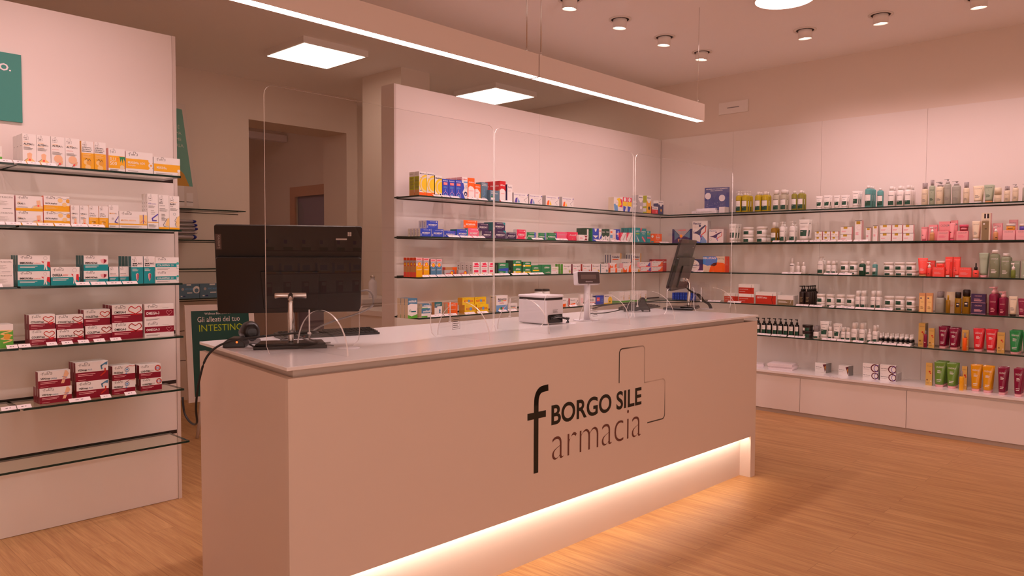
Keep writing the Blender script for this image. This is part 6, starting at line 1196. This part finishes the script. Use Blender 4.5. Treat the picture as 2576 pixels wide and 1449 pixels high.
keyboard((1.86, 2.87, 1.0), math.radians(-14), 'black keyboard on the counter behind left monitor')
keyboard((4.32, 2.86, 1.0), math.radians(12), 'black keyboard on the counter behind right scanner')
def scanner(loc, rz, label, led):
    t = thing('barcode_scanner', label, 'barcode scanner', loc, rz)
    m = MB().use(MBLK)
    rings = []
    for (x, w_, h_, zc) in ((.036, .010, .018, .046), (.034, .024, .034, .046), (.022, .034, .042, .047), (.0, .038, .044, .047), (-.02, .036, .038, .05), (-.035, .028, .027, .054), (-.06, .021, .018, .056), (-.09, .019, .017, .048), (-.12, .019, .019, .034), (-.135, .014, .014, .028)):
        rings.append([m.bm.verts.new((x, w_*math.cos(2*PI*k/18), zc + h_*math.sin(2*PI*k/18))) for k in range(18)])
    for A, Bv in zip(rings, rings[1:]):
        for k in range(18):
            f = m.bm.faces.new((A[k], A[(k+1) % 18], Bv[(k+1) % 18], Bv[k])); f.smooth = True
    m.bm.faces.new(rings[0]); m.bm.faces.new(rings[-1]); m.build('body', t)
    m = MB().use(mat('scanner_window', '0d0808', .06)); m.prism(rrect(-.017, .017, .034, .062, .009, 4), .030, .0372, 'x'); m.build('window', t)
    m = MB().use(MGRY); m.prism(rrect(-.034, .034, .002, .022, .007, 3), -.02, .033, 'x'); m.build('bumper', t, bevel=.003)
    return t
scanner((1.475, 2.835, 1.0), math.radians(-104), 'black handheld barcode scanner beside left monitor', True)
t = thing('scanner_cradle', 'black scanner cradle with orange light at counter corner', 'scanner cradle', (1.385, 2.775, 1.0), math.radians(-38))
m = MB().use(MBLK); m.prism([(-.042, 0), (.042, 0), (.038, .022), (.018, .036), (-.018, .036), (-.038, .022)], -.045, .045, 'y'); m.build('body', t, bevel=.004)
m = MB().use(emis('led_orange', (1, .12, .02), 2.5)); m.lathe([(.004, -.0475), (.003, -.049)], 10, T=Matrix.Translation((.012, 0, .022)) @ Matrix.Rotation(-PI/2, 4, 'X') @ Matrix.Scale(-1, 4, (0, 0, 1)) if False else Matrix.Translation((.012, -.0455, .022)) @ Matrix.Rotation(PI/2, 4, 'X') @ Matrix.Translation((0, 0, .049))); m.build('indicator_light', t)
# right scanner lies in a low stand
t = thing('barcode_scanner', 'black barcode scanner lying in its stand, before right monitor', 'barcode scanner', (4.06, 2.71, 1.0), math.radians(-44))
m = MB().use(MBLK); m.prism([(-.088, .001), (-.09, .03), (-.075, .047), (-.03, .054), (.005, .06), (.022, .088), (.034, .096), (.046, .09), (.055, .06), (.078, .028), (.084, .001), (.035, .001), (.022, .014), (-.045, .02), (-.062, .001)], -.024, .024, 'y'); m.build('body', t, bevel=.009)
m = MB().use(MGRY); m.prism([(.035, .003), (.074, .003), (.07, .012), (.038, .012)], -.026, -.0235, 'y'); m.build('bumper', t)
# receipt printer
t = thing('receipt_printer', 'white receipt printer on the counter behind middle screen', 'printer', (2.935, 2.515, 1.0))
m = MB().use(MWPL); m.box(0, .138, .0, .195, .004, .128); m.box(-.002, .14, -.002, .197, .139, .153); m.build('case', t, bevel=.005)
m = MB().use(MBLK); m.box(.003, .135, .003, .192, .127, .14); m.build('paper_slot_band', t)
m = MB().use(MBK2); m.prism(rrect(.012, .128, .008, .052, .008, 3, (0, 0, 1, 1)), -.0035, -.0005, 'y'); m.build('port_recess', t)
m = MB().use(MGRY); m.keep = True; [m.quad([(.05, -.0035, .062+q*.006), (.09-(q % 2)*.008, -.0035, .062+q*.006), (.09-(q % 2)*.008, -.0035, .0645+q*.006), (.05, -.0035, .0645+q*.006)]) for q in range(3)]; m.build('rating_label', t)
for q in range(4):
    m = MB().use(MCAB if q != 1 else MGRY); m.tube(smooth_path([(.03+.02*q, -.004, .03+.004*q), (.06+.02*q, -.028, .045-.006*q), (.12+.01*q, -.03, .03), (.16, -.02+.004*q, .008), (.165+.004*q, .0, .004)], 6), .0032, 6); m.build('cable', t)
# customer display on a pole
t = thing('customer_display', 'small customer display on a white pole', 'price display', (3.30, 2.53, 1.0), math.radians(-24))
m = MB().use(MWPL); m.prism(rrect(-.062, .062, -.035, .055, .012, 3), 0, .006, 'z'); m.build('base', t, bevel=.002)
m = MB().use(MWPL); m.lathe([(.0185, .006), (.0185, .09), (.0175, .092), (.0175, .215)], 18); m.build('pole', t)
T = Matrix.Translation((0, 0, .235)) @ Matrix.Rotation(math.radians(-8), 4, 'X')
m = MB().use(MWPL); m.prism(rrect(-.072, .072, -.036, .038, .008, 3), -.012, .03, 'y', T=T); m.build('head', t, bevel=.003)
m = MB().use(mat('display_face', '4a3a3c', .15)); m.prism(rrect(-.067, .067, -.032, .034, .006, 3), -.0165, -.0155, 'y', T=T); m.build('face', t)
m = MB().use(mat('display_window', '6f5c58', .2)); m.box(-.05, .045, -.0175, -.0168, -.006, .018, T=T); m.build('window', t)
m = MB().use(MWPL); m.keep = True; vs, fs, _ = text_polys('dinamica'); V = [m.bm.verts.new(T @ Vector((-.022+.044*x, -.0172, -.024+.008*y))) for x, y in vs]; [m.bm.faces.new([V[i] for i in f]) for f in fs]; m.build('lettering', t)
# cables
def cable(pts, label, r=.0035, mt=MCAB, n=8, name='cable'):
    m = MB().use(mt); m.tube(smooth_path(pts, n), r, 8); return tag(m.build(name), label, 'cable')
cable([(1.64, 2.60, 1.05), (1.56, 2.53, 1.062), (1.42, 2.60, 1.052), (1.30, 2.66, 1.035), (1.235, 2.69, .99), (1.205, 2.70, .90), (1.20, 2.72, .80), (1.22, 2.76, .73), (1.235, 2.84, .712), (1.235, 2.90, .74), (1.24, 2.93, .80)], 'thin grey black cable hanging over the left counter end', .0042)
cable([(1.405, 2.705, 1.012), (1.41, 2.66, 1.005), (1.44, 2.625, 1.005), (1.50, 2.66, 1.006), (1.56, 2.735, 1.02), (1.64, 2.80, 1.02)], 'short black cable curling from the scanner cradle')
o = cable([(1.775, 2.50, 1.213), (1.80, 2.485, 1.215), (1.825, 2.488, 1.19), (1.82, 2.49, 1.15), (1.775, 2.53, 1.12), (1.70, 2.59, 1.09), (1.64, 2.62, 1.06), (1.60, 2.60, 1.03), (1.63, 2.56, 1.012), (1.67, 2.56, 1.01)], 'grey cable looping from the left monitor side', .0035, MGRY)
cable([(1.535, 2.60, 1.13), (1.52, 2.575, 1.09), (1.53, 2.57, 1.05), (1.58, 2.53, 1.02), (1.64, 2.49, 1.006)], 'pale network cable dropping behind left monitor', .003, MGRY)
for q in range(4):
    cable([(4.47+.02*q, 2.60, 1.15-.012*q), (4.52+.014*q, 2.545, 1.10), (4.545+.012*q, 2.52, 1.06), (4.59+.012*q, 2.50, 1.035), (4.62, 2.50-.006*q, 1.006)], f'{("first", "second", "third", "fourth")[q]} of the black cables bundled behind right monitor', .0028)
cable([(4.53, 2.50, 1.055), (4.40, 2.62, 1.05), (4.20, 2.85, 1.045), (3.95, 2.92, 1.03), (3.72, 2.86, 1.008), (3.66, 2.80, 1.006), (3.80, 2.76, 1.006), (4.00, 2.76, 1.02)], 'long black cable looping left from the right monitor', .003)
# ================================================================ back room
t = thing('back_wall_display', 'beige wall panel with glass shelves, far left behind counter', 'display rack', (1.4, BY1, 0))
m = MB().use(MW); m.box(0, 2.13, -.02, -.001, 0, 2.23); m.build('back_panel', t)
for z in (1.755, 1.48, 1.205, .93, .655, .38):
    m = MB().use(MDK); m.box(.01, 2.12, -.0215, -.0202, z-.012, z-.006); m.build('shelf_channel', t)
for k, z in enumerate((1.765, 1.485, 1.225, .955)):
    m = MB().use(MGL).use(MGE); m.mi = 0; m.box(1.5, 3.47, BY1-.27, BY1-.022, z-.005, z+.005, edge=1); tag(m.build('glass_shelf'), f'{("top", "second", "third", "lowest visible")[k]} glass shelf on the far back wall', 'shelf', 'glass shelves on the far back wall')
PKB = mat('pad_pack', 'b9aeb0', .3, coat=.4); PKE = mat('pad_pack_blue', '1f2a8c', .35)
for k, (x1, z) in enumerate(((3.02, 1.49), (3.03, 1.538), (3.035, 1.572), (3.03, 1.606), (3.02, 1.64))):
    t = thing('sanitary_pad_pack', f'soft plastic pack with {"blue" if k != 1 else "clear"} end, {("lowest", "second", "middle", "fourth", "topmost")[k]} of stack by left rack', 'package', (x1, BY1-.17, z + (.024 if k == 0 else .0165)), 0, 'soft packs stacked on the far shelf')
    hh = .023 if k == 0 else .0155
    m = MB().use(PKB); m.lathe([(hh*.6, -.42), (hh, -.40), (hh, -.035)], 14, 3.2 if k == 0 else 4.5, T=Matrix.Rotation(PI/2, 4, 'Y')); m.build('pack', t)
    m = MB().use(PKE if k != 1 else PKB); m.lathe([(hh*1.01, -.035), (hh*.96, -.008), (hh*.4, 0)], 14, 3.2 if k == 0 else 4.5, T=Matrix.Rotation(PI/2, 4, 'Y')); m.build('pack_end', t)
B['mask'] = ('box', 'slate', 'slate', '', [('b', .3, .6, .75, .72, 'lb', 'APC MASK'), ('c', .86, .6, .26, 'w'), ('c', .86, .55, .15, 'slate'), ('r', .4, .35, .65, .42, 'w'), ('c', .2, .65, .1, 'sil'), ('r', .1, .12, .18, .2, 'w'), ('r', .22, .12, .32, .2, 'nv'), ('r', .38, .9, .6, 1, 'w')], [], 0)
B['mask2'] = ('box', 'slate', 'lm', '', [('r', 0, 0, 1, .3, 'grs'), ('c', .15, .7, .15, 'y'), ('r', .3, .35, .95, .75, 'w'), ('b', .35, .5, .8, .65, 'nv', 'APC'), ('r', .3, .75, .95, .8, 'or_')], [], 0)
for k, (x, wd, st) in enumerate(((2.93, .19, 'mask'), (3.147, .235, 'mask'), (3.375, .21, 'mask2'))):
    o = bpy.data.objects.new('mask_carton', box_mesh(st, wd, .12, .128)); C.objects.link(o); o.location = (x, BY1-.19, .9604)
    tag(o, ('grey mask carton partly hidden by left rack', 'grey mask carton with round mask picture, middle of three', 'colourful child mask carton beside the grey ones')[k], 'box', 'mask cartons on the far shelf')
# tall leaning poster board on the far top shelf
t = thing('poster_board', 'tall leaning white and green poster board behind left rack', 'poster', (0, BY1-.1, 0))
T = Matrix.Identity(4)
m = MB().use(mat('board_white', 'd9cdc4', .6)); m.prism([(2.2, 1.775), (3.10, 1.775), (2.98, 2.72), (2.2, 2.78)], -.008, 0, 'y'); m.build('board', t)
m = MB().use(mat('board_green', '6fa898', .6)); m.keep = True; m.quad([(2.3, -.0085, 1.98), (3.04, -.0085, 1.98), (2.95, -.0085, 2.67), (2.3, -.0085, 2.73)]); m.build('green_field', t)
m = MB().use(mat('board_yellow', 'c9963a', .6)); m.keep = True; m.quad([(2.5, -.009, 1.98), (3.01, -.009, 1.98), (2.96, -.009, 2.09), (2.86, -.009, 2.18), (2.5, -.009, 2.3)]); m.build('yellow_shape', t)
m = MB().use(mat('board_letters', 'cfd8cc', .6)); m.keep = True
for i, s in enumerate(('NON È', 'UN PROBLEMA,', 'SAI COME', 'AIUTARLA.')):
    vs, fs, r = text_polys(s); hh = .028 + (.008 if i == 0 else 0); wd = hh*r*.95; x1 = (2.925, 2.945, 2.94, 2.965)[i]; z0 = 2.495-.055*i
    V = [m.bm.verts.new(T @ Vector((x1-wd+wd*x, -.0095, z0+hh*y))) for x, y in vs]; [m.bm.faces.new([V[j] for j in f]) for f in fs]
m.build('lettering', t)
m = MB().use(mat('board_bottle', 'e4dcd8', .5)); m.keep = True
for x, hh in ((2.84, .13), (2.90, .18), (2.98, .12)): m.quad([(x, -.0095, 1.80), (x+.06, -.0095, 1.80), (x+.06, -.0095, 1.80+hh), (x, -.0095, 1.80+hh)])
m.use(MGE)
for x in (2.84, 2.90, 2.98): m.quad([(x, -.01, 1.835), (x+.06, -.01, 1.835), (x+.06, -.01, 1.84), (x, -.01, 1.84)])
m.build('bottle_pictures', t)
# framed sign on an easel behind the counter
t = thing('framed_sign', 'white framed dark green sign reading Gli alleati del tuo INTESTINO', 'sign', (2.61, 5.42, 0))
T = Matrix.Translation((0, 0, .27)) @ Matrix.Rotation(math.radians(-7), 4, 'X') @ Matrix.Rotation(math.radians(1.2), 4, 'Y')
m = MB().use(mat('sign_frame', 'e2d6cc', .5)); m.box(-.27, .27, 0, .018, 0, .715, T=T); m.build('frame', t)
m = MB().use(mat('sign_green', '0c4a40', .45)); m.keep = True; m.quad([T @ Vector(p) for p in ((-.225, -.0005, .04), (.225, -.0005, .04), (.225, -.0005, .67), (-.225, -.0005, .67))]); m.build('panel', t)
for s, z0, z1, x0, x1, mm, nm in (('Wellness Box BIOMA', .640, .656, -.125, .075, 'f0e8e2', 'headline'), ('Gli alleati del tuo', .585, .625, -.18, .15, 'f0e8e2', 'subtitle'), ('INTESTINO', .515, .565, -.17, .17, 'b4cc1a', 'keyword')):
    m = MB().use(mat('sign_'+nm, mm, .5)); m.keep = True; vs, fs, _ = text_polys(s); V = [m.bm.verts.new(T @ Vector((x0+(x1-x0)*x, -.0012, z0+(z1-z0)*y))) for x, y in vs]; [m.bm.faces.new([V[i] for i in f]) for f in fs]; m.build(nm, t)
m = MB().use(MEDGE); m.tube([(-.2, .03, 0), (-.12, .06, .5)], .012, 6); m.tube([(.2, .03, 0), (.12, .06, .5)], .012, 6); m.tube([(0, .3, 0), (0, .07, .6)], .012, 6); m.build('easel', t)
t = thing('side_cabinet', 'pale side cabinet against the pillar with bottle on top', 'cabinet', (3.86, 5.42, 0))
m = MB().use(MW); m.box(0, .49, 0, .60, 0, .935); m.build('body', t)
m = MB().use(MPAN); m.box(-.01, .495, -.02, .60, .935, .972); m.build('top', t)
t = thing('drinking_bottle', 'white steel drinking bottle on the side cabinet', 'bottle', (4.07, 5.55, .9724))
m = MB().use(MWPL); m.lathe([(.034, 0), (.037, .006), (.037, .135), (.03, .155), (.018, .165), (.018, .18)], 20); m.build('body', t)
m = MB().use(MCHR); m.lathe([(.021, .18), (.021, .2)], 16); m.build('cap', t)
t = thing('low_desk', 'low white desk beside the end of the back rack', 'desk', (3.66, 4.86, 0))
m = MB().use(MPAN); m.box(0, .68, 0, .50, .865, .905); m.build('top', t); m = MB().use(MPAN); m.box(.03, .65, .03, .48, 0, .865); m.build('body', t)
t = thing('desk_screen', 'black screen seen edge on at the end of back rack', 'monitor', (3.86, 4.93, .906), math.radians(-35))
m = MB().use(MBK2); m.prism([(0, 0), (.03, .0), (.032, .1), (.02, .17), (.03, .25), (.026, .3), (.012, .22), (.004, .14)], 0, .35, 'y'); m.build('panel', t)
m = MB().use(MGRY); m.box(-.06, .09, .05, .28, -.0004, .008); m.build('base', t)
# display board and tray on the top shelf of the right rack
t = thing('display_board', 'blue cardboard display with two white discs, top right shelf', 'display', (6.50, 3.462, 1.7605), -PI/2)
T = Matrix.Identity(4)
m = MB().use(mat('board_blue', '3d4a8f', .45)); m.prism([(-.127, .02), (.127, .01), (.127, .245), (-.127, .25)], 0, .006, 'y'); m.build('board', t)
m = MB().use(MWPL)
for x, z, r in ((-.09, .17, .031), (.055, .145, .031)): m.lathe([(r, -.003), (r, -.0002)], 24, T=Matrix.Translation((x, 0, z)) @ Matrix.Rotation(PI/2, 4, 'X') @ Matrix.Scale(-1, 4, (0, 0, 1)))
m.build('disc', t)
m = MB().use(MWPL); m.keep = True
for s, x0, x1, z in (('BELLEZZA IN OGNI MOMENTO', -.11, .11, .228), ('DELLA GIORNATA', -.065, .06, .213)):
    vs, fs, _ = text_polys(s, True); V = [m.bm.verts.new((x0+(x1-x0)*x, -.0012, z+.01*y)) for x, y in vs]; [m.bm.faces.new([V[i] for i in f]) for f in fs]
for q in range(46): a, b = random.uniform(-.11, .11), random.uniform(.04, .11); m.quad([(a, -.001, b), (a+.0025, -.001, b), (a+.0025, -.001, b+.0025), (a, -.001, b+.0025)])
m.build('lettering', t)
m = MB().use(MWPL); m.box(-.215, .045, -.085, -.045, 0, .03); m.box(-.19, .01, -.04, -.005, 0, .052); m.box(.07, .127, -.085, -.003, 0, .056); m.build('tray', t)
m = MB().use(mat('print_k2', '6a6260', .5)); m.keep = True; vs, fs, _ = text_polys('IL TUO ACIDO IALURONICO'); V = [m.bm.verts.new((-.165+.16*x, -.0856, .011+.009*y)) for x, y in vs]; [m.bm.faces.new([V[i] for i in f]) for f in fs]; m.build('tray_lettering', t)
# brochures on the low cabinets
PAP = mat('paper_pink_white', 'efe3e6', .6)
for nm, x, y, rz, n, lab in (('brochure_stack', 6.45, 3.06, 20, 3, 'low pile of leaflets beside the counter end'), ('brochure_stack', 6.45, 2.77, 8, 7, 'taller pile of square booklets on right cabinet top')):
    t = thing(nm, lab, 'booklets', (x, y, .3676), math.radians(rz))
    for q in range(n):
        j = random.uniform(-.006, .006); m = MB().use(PAP); z = q*.0075
        m.box(-.085+j, .085+j, -.105-j, .105-j, z+.0002, z+.0072); m.build('booklet', t)
# shelves on the entrance side, mirrored in the left acrylic screen
t = thing('front_rack', 'rack behind the camera, mirrored in the left acrylic screen', 'display rack', (3.7, -3.18, 0), 0)
m = MB().use(MPAN); m.box(0, 2.6, 0, .02, 0, 2.3); m.build('back_panel', t)
B['ref1'] = ('box', 'w', 'lg', '', [('r', .6, .6, .95, .95, 'bl'), ('r', 0, 0, 1, .3, 'gn')], [], 0); B['ref2'] = ('box', 'w', 'lb', '', [('r', .2, .3, .8, .8, 'lb'), ('r', 0, 0, 1, .15, 'y')], [], 0); B['ref3'] = ('box', 'mar', 'dmar', '', [('r', .1, .6, .9, .9, 'w')], [], 0)
MM = {k: box_mesh(k, *s) for k, s in (('ref1', (.12, .06, .13)), ('ref2', (.17, .05, .12)), ('ref3', (.07, .05, .14)))}
for k, (z, st, n0) in enumerate(((1.41, 'ref1', 'white, blue and green carton'), (1.14, 'ref2', 'white carton with pale blue window'), (.90, 'ref3', 'dark red carton with white panel'))):
    m = MB().use(MGL).use(MGE); m.mi = 0; m.box(3.75, 6.25, -3.155, -2.9, z-.011, z-.001, edge=1); tag(m.build('glass_shelf'), f'{("upper", "middle", "lower")[k]} glass shelf behind the camera, mirrored in left screen', 'shelf', 'glass shelves behind the camera')
    for q in range(6):
        o = bpy.data.objects.new('medicine_carton', MM[st]); C.objects.link(o); o.location = (4.35+.24*q, -3.0, z); o.rotation_euler = (0, 0, PI)
        tag(o, f'{n0} on {("upper", "middle", "lower")[k]} shelf behind camera, mirrored faintly in left screen', 'box', f'{n0}s behind the camera')
m = MB().use(MGL).use(MGE); m.mi = 0; m.box(3.75, 6.25, -3.155, -2.9, 1.709, 1.719, edge=1); tag(m.build('glass_shelf'), 'topmost glass shelf behind the camera, holding a green bottle', 'shelf', 'glass shelves behind the camera')
t = thing('green_bottle', 'green plastic bottle mirrored in the left acrylic screen', 'bottle', (4.78, -3.03, 1.7192))
m = MB().use(pm('lgn')); m.lathe([(.045, 0), (.05, .01), (.05, .17), (.035, .22), (.015, .26)], 18); m.build('body', t); m = MB().use(pm('dg')); m.lathe([(.016, .26), (.016, .285)], 12); m.build('cap', t)
# ================================================================ stock on the shelves
for (u, k), rows in STOCK: stock(u, k, rows)
